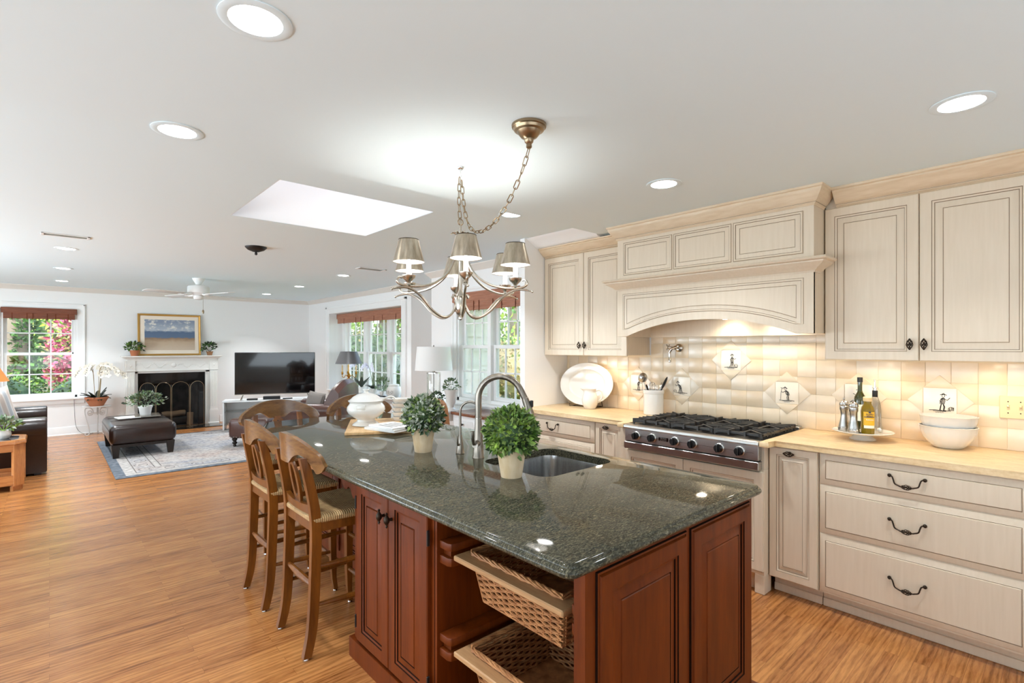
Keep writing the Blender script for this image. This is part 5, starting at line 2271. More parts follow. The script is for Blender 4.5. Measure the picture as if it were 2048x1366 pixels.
# ------------------------------------------------------------------ fireplace
t = thing('fireplace_mantel', 'white carved fireplace mantel with fluted pilasters and dark surround', 'fireplace', (0, 0, 0))
FY = 11.09
mb = MB()
SHF = [(-.06, 1.235), (.0, 1.235), (.01, 1.245), (.03, 1.255), (.06, 1.275), (.075, 1.283), (.085, 1.285), (.085, 1.302), (-.06, 1.302)]
mb.molding(SHF, [(1.0, 11.249), (1.0, FY), (2.385, FY), (2.385, 11.249)], 1)
mb.box(1.0, 2.385, FY+.03, 11.249, 1.235, 1.302)
mb.build('shelf', 'mantel_paint', t)
mb = MB()
for k in range(64):
    x = 1.0+1.385*k/63
    mb.box(x-.007, x+.007, FY-.013, FY+.002, 1.238, 1.252)
mb.build('dentil_band', 'mantel_paint', t)['kind'] = 'stuff'
mb = MB()
mb.box(1.0, 2.385, FY, 11.249, 1.215, 1.236, .003)
mb.box(1.10, 2.285, FY+.015, 11.249, 1.04, 1.215, .003)
mb.box(1.09, 2.295, FY+.004, 11.249, 1.025, 1.042, .003)
mb.build('frieze', 'mantel_paint', t)
mb = MB()
rnd = random.Random(5)
for s in (-1, 1):
    for k in range(5):
        xa = 1.69+s*(.06+.1*k)
        pts = [(xa+s*.1*i/8, FY+.0135, 1.127+.03*math.sin(PI*i/8+k*PI)) for i in range(9)]
        mb.tube(pts, .006, 6)
        for i in range(1, 8, 2):
            p = Vector(pts[i])
            mb.ball(p+Vector((0, 0, rnd.choice([-.018, .018]))), .011, 8, 6, 0, (1, .5, .7))
mb.ball((1.69, FY+.012, 1.127), .04, 16, 10, 0, (1, .35, 1))
mb.build('carved_garland', 'mantel_paint', t)
for x0 in (.992, 2.272):
    x1 = x0+.122
    mb = MB()
    mb.box(x0, x1, FY, 11.249, .28, 1.03, .002)
    for k in range(6):
        x = x0+.014+(.094)*k/5
        mb.cyl((x, FY, .33), (x, FY, 1.0), .006, None, 8)
    mb.build('pilaster', 'mantel_paint', t)
    mb = MB()
    mb.box(x0-.006, x1+.006, FY-.006, 11.249, 1.03, 1.215, .003)
    mb.box(x0-.014, x1+.014, FY-.014, 11.249, 1.03, 1.044, .003)
    mb.M = Matrix.Translation(((x0+x1)/2, FY-.006, 1.125)) @ Matrix.Rotation(R(90), 4, 'X')
    mb.lathe([(.04, 0), (.04, .004), (.03, .006), (.025, .003), (.014, .006), (.008, .009), (0, .01)], 20, sy=1.25)
    mb.build('rosette_block', 'mantel_paint', t)
    mb = MB()
    mb.box(x0-.012, x1+.012, FY-.012, 11.249, .03, .26, .003)
    mb.box(x0-.006, x1+.006, FY-.006, 11.249, .26, .285, .003)
    mb.box(x0-.03, x1+.03, FY-.035, 11.249, .0, .03, .006)
    mb.build('plinth', 'mantel_paint', t)
mb = MB()
for a in ((1.114, 1.16, 0, 1.03), (2.205, 2.272, 0, 1.03), (1.114, 2.272, .99, 1.03)):
    mb.box(a[0], a[1], FY+.05, 11.249, a[2], a[3], .003)
mb.build('inner_trim', 'mantel_paint', t)
mb = MB()
for a in ((1.16, 1.275, 0, .99), (2.095, 2.205, 0, .99), (1.275, 2.095, .80, .99)):
    mb.box(a[0], a[1], FY+.1, 11.2495, a[2], a[3])
mb.build('slate_surround', 'slate_black', t)
mb = MB()
mb.box(.98, 2.40, 10.64, FY-.036, .0, .012, .003)
mb.build('hearth_slab', 'slate_black', t)
mb = MB()
mb.face([(1.275, 11.2, 0.004), (2.155, 11.2, .004), (2.0, 11.75, .004), (1.42, 11.75, .004)])
mb.face([(1.275, 11.2, 0), (1.275, 11.2, .86), (1.42, 11.75, .8), (1.42, 11.75, 0)])
mb.face([(2.155, 11.2, 0), (2.155, 11.2, .86), (2.0, 11.75, .8), (2.0, 11.75, 0)])
mb.face([(1.42, 11.75, 0), (2.0, 11.75, 0), (2.0, 11.75, .8), (1.42, 11.75, .8)])
mb.face([(1.275, 11.2, .86), (2.155, 11.2, .86), (2.0, 11.75, .8), (1.42, 11.75, .8)])
mb.build('firebox', 'fireback', t)

t = thing('fireplace_screen', 'four-panel arched brass and mesh screen standing before the fireplace', 'fire screen', (0, 0, .0125))
fold = [(1.165, 10.98), (1.385, 10.86), (1.62, 10.90), (1.90, 10.86), (2.155, 10.99)]
for a, b in zip(fold, fold[1:]):
    A, B = Vector((a[0], a[1], 0)), Vector((b[0], b[1], 0))
    d = B-A
    mb = MB()
    A2, B2 = A+d*.03, B-d*.03
    z0, zs = .006, .70
    arc = [A2.lerp(B2, (1-math.cos(PI*i/12))/2)+Vector((0, 0, zs+.12*math.sin(PI*i/12))) for i in range(13)]
    loop = [A2+Vector((0, 0, z0))]+arc+[B2+Vector((0, 0, z0))]
    mb.tube(loop+[loop[0]], .004, 8)
    p = mb.build('panel_frame', 'antique_brass', t)
    mb = MB()
    mb.face(loop)
    mb.build('mesh_panel', 'screen_mesh', p, smooth=0)
for p in fold[1:-1]:
    mb = MB()
    mb.lathe([(.004, .72), (.008, .735), (.012, .75), (.006, .765), (.0, .78)], 10, (p[0], p[1], 0))
    mb.build('finial', 'black_iron', t)
def log(p, q, r, label, m):
    mb = MB()
    P0, P1 = Vector(p), Vector(q)
    mb.tube([P0.lerp(P1, i/5)+Vector((0, 0, .004*math.sin(i*2))) for i in range(6)], [r*(1+.05*math.sin(i*1.7)) for i in range(6)], 12)
    return tag(mb.build('firewood_log', m), label, 'firewood')
log((1.5, 11.32, .075), (2.03, 11.36, .075), .07, 'large log lying across the hearth inside the fireplace', 'burnt_log')
log((1.46, 11.50, .075), (1.98, 11.52, .075), .07, 'dark log at the back of the fireplace', 'burnt_log')
log((1.55, 11.42, .195), (1.92, 11.44, .21), .055, 'pale split log stacked on top in the fireplace', 'ash_log')
log((1.96, 11.21, .006), (1.97, 11.225, .235), .05, 'short pale log standing upright at the right of the fireplace', 'ash_log')

# framed seascape leaning on the mantel
t = thing('framed_picture', 'gold-framed beach picture with a wide mat leaning on the mantel', 'picture', (1.645, 11.165, 1.3025))
t.rotation_euler = (R(-4), 0, 0)
W2, H2 = .485, .755
mb = MB()
FRM = [(0, 0), (0, -.026), (.012, -.03), (.022, -.022), (.034, -.02), (.034, 0)]
rows = []
for u, d in FRM:
    rows.append([mb.v(p) for p in ((-W2+u, d, u), (W2-u, d, u), (W2-u, d, H2-u), (-W2+u, d, H2-u))])
for a, b in zip(rows, rows[1:]):
    mb.bridge(a, b)
mb.build('frame', 'gold_frame', t)
mb = MB()
mb.box(-W2+.03, W2-.03, -.012, -.004, .03, H2-.03)
mb.build('mat_board', 'mat_board', t)
mb = MB()
mb.box(-W2+.1, W2-.095, -.0145, -.012, .1, H2-.1)
mb.build('print', 'seashore_print', t)

def small_plant(loc, label, r0, r1, h, pot, fol, rad, n, seed, lf=.035, flat=.8, name='potted_plant', lift=0.0, stems=True):
    t = thing(name, label, 'potted plant', loc)
    mb = MB()
    if callable(pot):
        pm = pot(mb)
    else:
        mb.lathe([(0, 0), (r1, 0), (r0*.97, h*.8), (r0*1.05, h*.8), (r0*1.06, h), (r0*.96, h), (r0*.9, h*.85), (0, h*.84)], 24)
        pm = pot
    mb.build('pot', pm, t)
    rnd = random.Random(seed)
    mb = MB()
    for i in range(n):
        d = rdir(rnd)
        if d.z < -.35:
            d.z = -d.z
        q = Vector((d.x*rad, d.y*rad, h+lift+(d.z*.5+.5)*rad*flat*1.3-rad*.25))*1.0
        p = Vector((q.x*rnd.uniform(.3, 1), q.y*rnd.uniform(.3, 1), max(h*.8, q.z)))
        leaf(mb, p, (d+rdir(rnd)*.6), rdir(rnd), lf*rnd.uniform(.7, 1.2), lf*rnd.uniform(.45, .7), rnd.randrange(len(fol)), .2)
    if stems:
        for k in range(8):
            a = 2*PI*k/8
            mb.tube([(0, 0, h*.8), (rad*.3*math.cos(a), rad*.3*math.sin(a), h+rad*.25), (rad*.6*math.cos(a), rad*.6*math.sin(a), h+rad*.45)], .0025, 5)
    mb.build('foliage', fol, t, smooth=0)
    return t
small_plant((1.105, 11.075, 1.3025), 'bushy plant in a terracotta pot at the left end of the mantel', .07, .05, .1, 'terracotta', ['leaf_mid', 'leaf_dark', 'hedge_leaf'], .15, 130, 1, .06, .8)
small_plant((2.262, 11.075, 1.3025), 'bushy plant in a dark clay pot at the right end of the mantel', .055, .04, .075, 'cane_wood', ['leaf_dark', 'leaf_mid'], .13, 120, 2, .055, 1.1)

# ------------------------------------------------------------------ plant stand and orchid
t = thing('plant_stand', 'white scrolled metal plant stand between the window and mantel', 'plant stand', (.585, 10.97, 0))
mb = MB()
mb.lathe([(0, .468), (.18, .468), (.195, .472), (.195, .479), (.18, .48), (0, .48)], 36)
mb.build('top', 'silver_iron', t)
for k in range(3):
    a = R(200+120*k)
    u = Vector((math.cos(a), math.sin(a), 0))
    mb = MB()
    def q(r, z):
        return u*r+Vector((0, 0, z))
    mb.tube(spline([q(.09, .35), q(.07, .37), q(.075, .4), q(.11, .405), q(.125, .37), q(.1, .33), q(.06, .345), q(.05, .4), q(.09, .455), q(.15, .45), q(.165, .4), q(.15, .3), q(.11, .15), q(.1, .05), q(.12, .01), q(.15, .009), q(.165, .03), (q(.15, .045))], 5), .0075, 8)
    mb.build('leg', 'silver_iron', t)
mb = MB()
mb.tube([(.1*math.cos(2*PI*i/24), .1*math.sin(2*PI*i/24), .36) for i in range(24)], .005, 6, closed=True)
mb.build('ring', 'silver_iron', t)
t = thing('orchid', 'white orchid with arching sprays in a wide terracotta bowl', 'potted plant', (.585, 10.97, .4805))
mb = MB()
mb.lathe([(0, 0), (.092, 0), (.15, .115), (.158, .118), (.16, .148), (.148, .148), (.14, .12), (0, .12)], 36)
mb.build('pot', 'terracotta', t)
rnd = random.Random(11)
mb = MB()
for k in range(26):
    a = rnd.uniform(0, 2*PI)
    el = rnd.uniform(.15, 1.1)
    d = Vector((math.cos(a)*math.cos(el), math.sin(a)*math.cos(el), math.sin(el)))
    p = Vector((.03*math.cos(a), .03*math.sin(a), .12))
    L = rnd.uniform(.14, .24)
    n = 6
    s = d.cross(Vector((0, 0, 1))).normalized()
    prev = None
    for i in range(n+1):
        f = i/n
        c = p+d*L*f-Vector((0, 0, .07*f*f*math.cos(el)))
        w = .034*math.sin(PI*(.12+.86*f))**.7
        row = [mb.v(c-s*w+Vector((0, 0, .01))), mb.v(c), mb.v(c+s*w+Vector((0, 0, .01)))]
        if prev:
            mb.bridge(prev, row, 0, closed=False)
        prev = row
mb.build('leaves', 'leaf_dark', t)
mb = MB()
mf = MB()
for k, (dx, hgt, rr) in enumerate([(-.2, .66, .3), (-.1, .70, .26), (.08, .68, .22), (.2, .7, .34), (.26, .64, .3), (.02, .66, .2)]):
    x0 = rnd.uniform(-.04, .05)
    y0 = rnd.uniform(-.05, .05)
    sgn = 1 if dx > 0 else -1
    pts = spline([(x0, y0, .1), (x0+sgn*.015, y0-.02, .35), (x0+sgn*.03, y0-.03, hgt-.1), (x0+dx*.5, y0-.05, hgt), (x0+dx*1.05, y0-.07, hgt-.07), (x0+dx*1.3, y0-.08, hgt-.16)], 6)
    mb.tube(pts, .0045, 6)
    for i in range(16, len(pts), 2):
        c = pts[i]
        for m in range(5):
            a = 2*PI*m/5+rnd.uniform(-.2, .2)
            leaf(mf, c+Vector((rnd.uniform(-.015, .015), -.01, rnd.uniform(-.02, .01))), (math.cos(a), -.45, math.sin(a)), (0, -1, 0), .05, .046, 0, .1)
        mf.ball(c+Vector((rnd.uniform(-.01, .01), -.02, 0)), .007, 8, 6, 1)
mb.build('flower_stems', 'stem_tan', t)
mf.build('blossoms', ['petal_white', 'bud_dark'], t)
mb = MB()
mb.tube(spline([(.305, 11.215, .60), (.315, 11.225, .3), (.335, 11.225, .12), (.4, 11.2, .02), (.5, 11.12, .008), (.55, 11.2, .008)], 6), .003, 6)
tag(mb.build('floor_cord', 'rubber_grey'), 'thin grey cord trailing from the window sill to the floor', 'cord')

# ------------------------------------------------------------------ loveseat, side table, lamp
def cushion(mb, x0, x1, y0, y1, z0, z1, b, mi=0):
    mb.box(x0, x1, y0, y1, z0, z1, b, mi, 4)
t = thing('leather_loveseat', 'dark brown leather loveseat with rolled arms at the left edge', 'sofa', (-.52, 8.76, 0))
mb = MB()
mb.box(-.46, .46, -.84, .84, .03, .36, .03, seg=3)
mb.build('base', 'leather_brown', t)
for s in (-1, 1):
    mb = MB()
    y = s*.745
    prof = [(y-.1, .03), (y+.1, .03), (y+.1, .46)]+[(y+.125*math.cos(R(a)), .53+.125*math.sin(R(a))) for a in range(-30, 211, 20)]+[(y-.1, .46)]
    mb.prism(prof, 'x', -.44, .5, b=.025)
    mb.build('arm', 'leather_brown', t)
mb = MB()
prof = [(-.46, .1), (-.24, .1), (-.27, .7), (-.29, .8), (-.36, .86), (-.44, .85), (-.49, .78), (-.48, .6)]
mb.prism(prof, 'y', -.7, .7, b=.03)
mb.build('back', 'leather_brown', t)
for s in (-1, 1):
    mb = MB()
    cushion(mb, -.24, .50, min(0, s*.63)+.003, max(0, s*.63)-.003, .34, .49, .05)
    mb.build('seat_cushion', 'leather_brown', t)
for x in (-.4, .42):
    for y in (-.76, .76):
        mb = MB()
        mb.box(x-.03, x+.03, y-.03, y+.03, 0, .031)
        mb.build('foot', 'espresso', t)
def pillow(loc, rot, label, w=.46, m='pillow_stripe', th=.07, nm='throw_pillow'):
    mb = MB()
    n = 14
    for sgn in (-1, 1):
        rows = []
        for i in range(n+1):
            row = []
            for j in range(n+1):
                u, v_ = 2*i/n-1, 2*j/n-1
                e = (max(0, 1-u**4)*max(0, 1-v_**4))**.5
                row.append(mb.v((u*w/2*(1-.05*(1-abs(v_))), sgn*th*e, v_*w/2*(1-.05*(1-abs(u))))))
            rows.append(row)
        for a, b in zip(rows, rows[1:]):
            mb.bridge(a, b, 0, closed=False)
    bmesh.ops.remove_doubles(mb.bm, verts=mb.bm.verts[:], dist=.0006)
    o = mb.build(nm, m, loc=loc)
    o.rotation_euler = rot
    return tag(o, label, 'pillow')
pillow((-.50, 8.37, .72), (R(8), R(-20), R(32)), 'striped cream throw pillow leaning in the leather loveseat', .46)
pillow((-.62, 8.72, .73), (R(5), R(12), R(62)), 'beige throw pillow behind the striped one on the loveseat', .44, 'fabric_beige')

t = thing('side_table', 'octagonal oak side table with a dark inset top at the left edge', 'side table', (-.47, 7.46, 0))
def octo(a, b, c):
    return [(a, -b+c), (a, b-c), (a-c, b), (-a+c, b), (-a, b-c), (-a, -b+c), (-a+c, -b), (a-c, -b)]
mb = MB()
rows = []
oc = octo(.285, .255, .075)
for sc, z in ((1.0, .47), (1.03, .475), (1.03, .5), (1.0, .515), (.82, .515), (.82, .511)):
    rows.append([mb.v((x*sc, y*sc, z)) for x, y in oc])
for a, b in zip(rows, rows[1:]):
    mb.bridge(a, b)
mb.f(rows[0][::-1])
mb.build('top_rim', 'oak_flat', t)
mb = MB()
mb.prism([(x*.82, y*.82) for x, y in oc], 'z', .505, .513)
mb.build('inset_top', 'slate_black', t)
for i in (1, 3, 5, 7):
    p, q_ = Vector(oc[i]), Vector(oc[(i+1) % 8])
    p, q_ = p*.98, q_*.98
    d = (q_-p).normalized()
    n_ = Vector((d.y, -d.x))
    if n_.dot(p) > 0:
        n_ = -n_
    mb = MB()
    mb.prism([p, q_, q_+n_*.03-d*.0, p+n_*.03], 'z', .05, .47)
    mb.box(0, 0, 0, 0, 0, 0) if False else None
    mb.build('corner_post', 'oak', t)
    mb = MB()
    mb.prism([p*.95, q_*.95, q_*.95+n_*.03, p*.95+n_*.03], 'z', 0, .05)
    mb.build('foot', 'oak', t)
for i in (0, 2, 4, 6):
    p, q_ = Vector(oc[i])*.96, Vector(oc[(i+1) % 8])*.96
    for z0, z1 in ((.40, .47), (.06, .16)):
        mb = MB()
        d = (q_-p).normalized()
        n_ = Vector((d.y, -d.x))
        if n_.dot(p) > 0:
            n_ = -n_
        mb.prism([p, q_, q_+n_*.02, p+n_*.02], 'z', z0, z1)
        mb.build('rail', 'oak_flat', t)
mb = MB()
mb.prism([(x*.93, y*.93) for x, y in oc], 'z', .10, .12)
mb.build('lower_shelf', 'oak_flat', t)
def roundpot(r, h):
    def f(mb):
        mb.lathe([(0, 0), (r*.6, 0), (r*.9, h*.25), (r, h*.55), (r*.9, h*.85), (r*.95, h), (r*.85, h), (r*.8, h*.85), (0, h*.82)], 28)
        return 'white_ceramic'
    return f
small_plant((-.352, 7.46, .5135), 'variegated plant in a white pot on the oak side table', .06, .04, .085, roundpot(.062, .085), ['leaf_light', 'leaf_silver', 'leaf_sage'], .125, 150, 4, .055, .9)
t = thing('table_lamp', 'table lamp with an orange shade on the oak side table', 'lamp', (-.535, 7.545, .5135))
mb = MB()
mb.lathe([(0, 0), (.07, 0), (.075, .01), (.04, .03), (.025, .06), (.05, .14), (.055, .22), (.03, .3), (.014, .36), (.012, .6), (0, .6)], 24)
mb.build('base', 'antique_brass', t)
mb = MB()
mb.lathe([(.225, .59), (.105, .82)], 36, caps=False)
mb.build('shade', 'lamp_orange', t)

# ------------------------------------------------------------------ rug, ottoman
t = thing('area_rug', 'faded blue, cream and rust patterned area rug under the ottoman', 'rug', (0, 0, 0))
RX0, RX1, RY0, RY1 = .54, 3.475, 7.09, 10.08
mb = MB()
mb.box(RX0, RX1, RY0, RY1, .0005, .009, .002)
mb.build('border', 'rug_border', t)
for ins, m, z in ((.10, 'rug_band', .0095), (.20, 'rug_motif', .0097), (.21, 'rug_field', .0099), (.40, 'rug_motif', .0101), (.41, 'rug_band', .0103), (.47, 'rug_motif', .0105), (.48, 'rug_field', .0107)):
    mb = MB()
    i2 = ins if ins < .15 else ins
    mb.box(RX0+ins, RX1-ins, RY0+i2*.9, RY1-i2*.9, .0092, z)
    mb.build({'rug_band': 'band', 'rug_motif': 'line', 'rug_field': 'field'}[m], m, t, smooth=0)
mb = MB()
rnd = random.Random(9)
def scroll(cx, cy, r, ph):
    pts = [(cx+r*(1-i/26)*math.cos(ph+i*.45), cy+r*1.15*(1-i/26)*math.sin(ph+i*.45), .0103) for i in range(20)]
    mb.tube(pts, .005, 4, flat=(1, .1))
for k in range(9):
    y = RY0+.34+k*.29
    for x in (RX0+.305, RX1-.305):
        scroll(x, y, .085, k*2.2)
for k in range(6):
    x = RX0+.55+k*.29
    for y in (RY0+.27, RY1-.27):
        scroll(x, y, .08, k*1.7)
mb.build('scroll_motif', 'rug_motif', t)['kind'] = 'stuff'

t = thing('leather_ottoman', 'dark brown leather ottoman with tapered black legs on the rug', 'ottoman', (.94, 8.98, .011))
mb = MB()
cushion(mb, -.37, .37, -.645, .645, .17, .43, .075)
for v_ in mb.bm.verts:
    if v_.co.z > .4:
        v_.co.z += .02*max(0, 1-(v_.co.x/.36)**2)*max(0, 1-(v_.co.y/.63)**2)
mb.build('upholstery', 'leather_brown', t)
mb = MB()
mb.box(-.33, .33, -.6, .6, .135, .171)
mb.build('frame', 'espresso', t)
for x in (-.3, .3):
    for y in (-.565, .565):
        mb = MB()
        A = [mb.v((x+a*.03, y+b*.03, 0)) for a, b in ((-1, -1), (1, -1), (1, 1), (-1, 1))]
        B = [mb.v((x+a*.047, y+b*.047, .17)) for a, b in ((-1, -1), (1, -1), (1, 1), (-1, 1))]
        mb.bridge(A, B)
        mb.f(A[::-1])
        mb.f(B)
        mb.build('leg', 'espresso', t)
mb = MB()
mb.tube([(-.372, -.55, .36), (-.372, .55, .36)], .004, 6)
for y in (-.2, .2):
    mb.tube([(-.33, y, .437), (0, y, .449), (.33, y, .437)], .003, 6)
mb.build('seams', 'leather_brown', t)
ZO = .011+.4515
def slab(name, x, y, z, rz, w, d, h, m, label, cat):
    mb = MB()
    mb.box(-w/2, w/2, -d/2, d/2, 0, h, .002)
    return tag(mb.build(name, m, loc=(x, y, z), rot=(0, 0, R(rz))), label, cat)
slab('magazine', .84, 9.02, ZO-.004, 8, .3, .24, .012, 'paper_white', 'cream magazine lying on the leather ottoman', 'magazine')
slab('serving_tray', 1.06, 9.12, ZO-.003, -4, .3, .42, .014, 'pewter', 'silver tray under the plant on the leather ottoman', 'tray')
small_plant((1.04, 9.14, ZO+.012), 'bushy variegated plant in a pale pot on the ottoman tray', .085, .065, .13, 'paper_white', ['leaf_sage', 'leaf_silver', 'leaf_dark', 'leaf_olive'], .25, 330, 6, .055, .75)

# ------------------------------------------------------------------ television corner
TA = -19.9
t = thing('tv_stand', 'low white media stand under the television', 'tv stand', (3.0, 9.88, .011), TA)
mb = MB()
mb.box(-.76, .76, -.2, .2, .48, .505, .003)
mb.build('top', 'white_plastic', t)
for x in (-.75, .73):
    mb = MB()
    mb.box(x, x+.02, -.19, .19, 0, .48, .002)
    mb.build('side_panel', 'white_plastic', t)
mb = MB()
mb.box(-.73, .73, -.18, .18, .3, .318)
mb.box(-.73, .73, -.18, .18, .08, .1)
mb.build('shelf', 'clear_glass', t)
mb = MB()
mb.box(-.73, .73, .17, .19, .08, .48)
mb.build('back_panel', 'white_plastic', t)
t = thing('television', 'large flat black television on the white stand in the corner', 'television', (3.06, 9.80, .517), TA)
mb = MB()
mb.box(-.665, .665, .0, .035, .085, .845, .006)
mb.build('housing', 'black_plastic', t)
mb = MB()
mb.box(-.657, .657, -.0015, .0, .108, .838)
mb.build('screen', 'screen_black', t)
mb = MB()
mb.box(-.665, .665, -.0025, .0, .085, .097, .001)
mb.build('bezel', 'pewter', t)
for x in (-.53, .53):
    mb = MB()
    mb.tube([(x, .018, .09), (x-.03 if x < 0 else x+.03, -.09, .006)], .008, 8)
    mb.tube([(x, .018, .09), (x-.03 if x < 0 else x+.03, .11, .006)], .008, 8)
    mb.build('foot', 'pewter', t)
slab('cable_box', 2.99, 9.80, .517, TA, .28, .1, .055, 'black_plastic', 'black cable box under the middle of the television', 'electronics')
slab('remote_control', 3.22, 9.66, .517, TA+10, .16, .045, .018, 'black_plastic', 'black remote control on the stand right of the cable box', 'remote')
slab('media_player', 2.68, 9.86, .517, TA, .17, .1, .025, 'black_iron', 'small flat black player on the stand left of the cable box', 'electronics')

# ------------------------------------------------------------------ leather armchair with its footstool
t = thing('leather_armchair', 'brown leather armchair turned towards the television', 'armchair', (2.95, 7.52, .011), 135)
# local +x is the chair's front
mb = MB()
mb.box(-.4, .4, -.42, .42, .06, .36, .04, seg=3)
mb.build('base', 'leather_chair', t)
for s in (-1, 1):
    mb = MB()
    y = s*.36
    prof = [(y-.08, .08), (y+.08, .08), (y+.08, .5)]+[(y+.1*math.cos(R(a)), .56+.09*math.sin(R(a))) for a in range(-20, 201, 20)]+[(y-.08, .5)]
    mb.prism(prof, 'x', -.36, .42, b=.03)
    mb.build('arm', 'leather_chair', t)
mb = MB()
rows = []
n = 18
for j in range(n+1):
    u = 2*j/n-1
    hgt = .985-.13*abs(u)**2.6
    bow = -.05*(1-u*u)
    sec = [(-.40, .2), (-.18, .3), (-.22, .6), (-.30, hgt-.09), (-.35, hgt-.01), (-.40, hgt), (-.455, hgt-.06), (-.46, .6)]
    rows.append([mb.v((x+bow, u*.40, z)) for x, z in sec])
for a, b in zip(rows, rows[1:]):
    mb.bridge(a, b)
mb.f(rows[0])
mb.f(rows[-1])
mb.build('back', 'leather_chair', t)
mb = MB()
cushion(mb, -.2, .45, -.275, .275, .33, .49, .06)
mb.build('seat_cushion', 'leather_chair', t)
for x in (-.34, .36):
    for y in (-.36, .36):
        mb = MB()
        mb.lathe([(.018, 0), (.024, .01), (.016, .03), (.03, .05), (.028, .062)], 16, (x, y, 0))
        mb.build('leg', 'espresso', t)
pillow((2.90, 7.53, .65), (R(-14), R(8), R(-62)), 'grey woven cushion on the leather armchair', .3, 'blanket_grey', .06)
t = thing('leather_footstool', 'small leather footstool with turned dark feet in front of the armchair', 'footstool', (2.33, 8.25, .011), 135)
mb = MB()
cushion(mb, -.3, .3, -.3, .3, .12, .41, .06)
mb.build('upholstery', 'leather_chair', t)
mb = MB()
for k in range(12):
    for s in (-1, 1):
        mb.ball((-.25+.5*k/11, s*.3005, .145), .007, 8, 5)
        mb.ball((s*.3005, -.25+.5*k/11, .145), .007, 8, 5)
mb.build('nailheads', 'pewter', t)['kind'] = 'stuff'
for x in (-.23, .23):
    for y in (-.23, .23):
        mb = MB()
        mb.lathe([(.016, 0), (.024, .012), (.018, .03), (.034, .05), (.034, .06), (.02, .075), (.036, .1), (.036, .122)], 18, (x, y, 0))
        mb.build('leg', 'espresso', t)

# ------------------------------------------------------------------ candelabra lamp by the bay window
t = thing('lamp_table', 'round dark lamp table between the armchair and bay window', 'side table', (3.66, 8.06, 0))
mb = MB()
mb.lathe([(0, .575), (.25, .575), (.26, .583), (.255, .595), (0, .6)], 36)
mb.build('top', 'desk_wood', t)
mb = MB()
mb.lathe([(.03, .03), (.045, .08), (.025, .16), (.04, .3), (.022, .45), (.05, .575)], 20)
for k in range(3):
    a = R(120*k+30)
    mb.tube([(.02*math.cos(a), .02*math.sin(a), .1), (.12*math.cos(a), .12*math.sin(a), .09), (.2*math.cos(a), .2*math.sin(a), .018)], [.02, .018, .016], 8)
mb.build('pedestal', 'desk_wood', t)
t = thing('candelabra_lamp', 'brass candelabra lamp with a grey tapered shade by the bay window', 'lamp', (3.66, 8.06, .6))
mb = MB()
mb.lathe([(0, 0), (.075, 0), (.078, .012), (.05, .024), (.03, .04), (.02, .08), (.026, .12), (.018, .18), (.022, .28), (.034, .32), (.03, .345), (.014, .36), (.03, .385), (.024, .41), (.01, .43), (.006, .46), (.005, .72), (0, .72)], 24)
mb.build('column', 'gold_metal', t)
for k in range(3):
    a = R(-48+120*k)
    u = Vector((math.cos(a), math.sin(a), 0))
    mb = MB()
    mb.tube(spline([u*.02+Vector((0, 0, .37)), u*.06+Vector((0, 0, .4)), u*.085+Vector((0, 0, .365)), u*.12+Vector((0, 0, .37)), u*.125+Vector((0, 0, .41))], 6), .006, 8)
    mb.lathe([(.006, .41), (.02, .425), (.014, .435), (.016, .455), (.0, .456)], 14, u*.125)
    am = mb.build('arm', 'gold_metal', t)
    mb = MB()
    mb.lathe([(0, .456), (.011, .456), (.0115, .55), (.006, .56), (0, .575)], 12, u*.125)
    mb.build('candle', 'cork_cap', am)
mb = MB()
mb.lathe([(.215, .585), (.135, .785)], 40, caps=False)
mb.build('shade', 'lamp_grey', t)

# things on the bay sill
ZS = .6105
t = thing('ginger_jar', 'white lidded ceramic jar at the right end of the bay sill', 'jar', (4.30, 7.72, ZS))
mb = MB()
mb.lathe([(0, 0), (.1, 0), (.106, .01), (.128, .07), (.128, .13), (.1, .185), (.085, .195)], 36)
mb.build('body', 'white_ceramic', t)
mb = MB()
mb.lathe([(.09, .1955), (.093, .2), (.09, .22), (.07, .228), (0, .23)], 36)
mb.build('lid', 'white_ceramic', t)
for k in range(3):
    mb = MB()
    a = R(165+30*k)
    mb.M = Matrix.Translation((.128*math.cos(a), .128*math.sin(a), .1)) @ Matrix.Rotation(a-PI/2, 4, 'Z')
    for i in range(5):
        b = 2*PI*i/5
        mb.ball((.018*math.cos(b), 0, .018*math.sin(b)), .007, 8, 5, 0, (1, .25, 1))
    mb.build('painted_flower', 'ink_grey', t)
for nm, Y, label, kd in (('orchid', 8.46, 'white orchid in a white cup in the middle of the bay sill', 1), ('orchid', 8.93, 'dark-leaved orchid at the left of the bay sill behind the armchair', 0)):
    t = thing(nm, label, 'potted plant', (4.30, Y, ZS))
    mb = MB()
    mb.lathe([(0, 0), (.1, 0), (.105, .008), (.05, .012), (.05, .014), (.06, .03), (.072, .11), (.066, .11), (.06, .09), (0, .09)], 28)
    mb.build('pot', 'white_ceramic', t)
    mb = MB()
    rnd = random.Random(Y)
    for k in range(8):
        a = 2*PI*k/8+.3
        leaf(mb, (0, 0, .09), (math.cos(a), math.sin(a), .6 if kd else 1.2), (0, 0, 1), .22 if kd else .3, .075, 0, .15)
    mb.build('leaves', 'leaf_dark', t)
    mb = MB()
    mf = MB()
    for s in (-1, 1) if kd else (1,):
        pts = spline([(0, 0, .09), (-.02, s*.03, .3), (-.05, s*.06, .48), (-.08, s*.14, .53), (-.1, s*.22, .46)], 6)
        mb.tube(pts, .0045, 6)
        for i in range(12, len(pts), 3):
            for m in range(5):
                a = 2*PI*m/5
                leaf(mf, pts[i], (-.5, math.cos(a), math.sin(a)), (-1, 0, 0), .062, .055, 0, .1)
    mb.build('flower_stem', 'leaf_olive', t)
    mf.build('blossoms', 'petal_lilac', t)
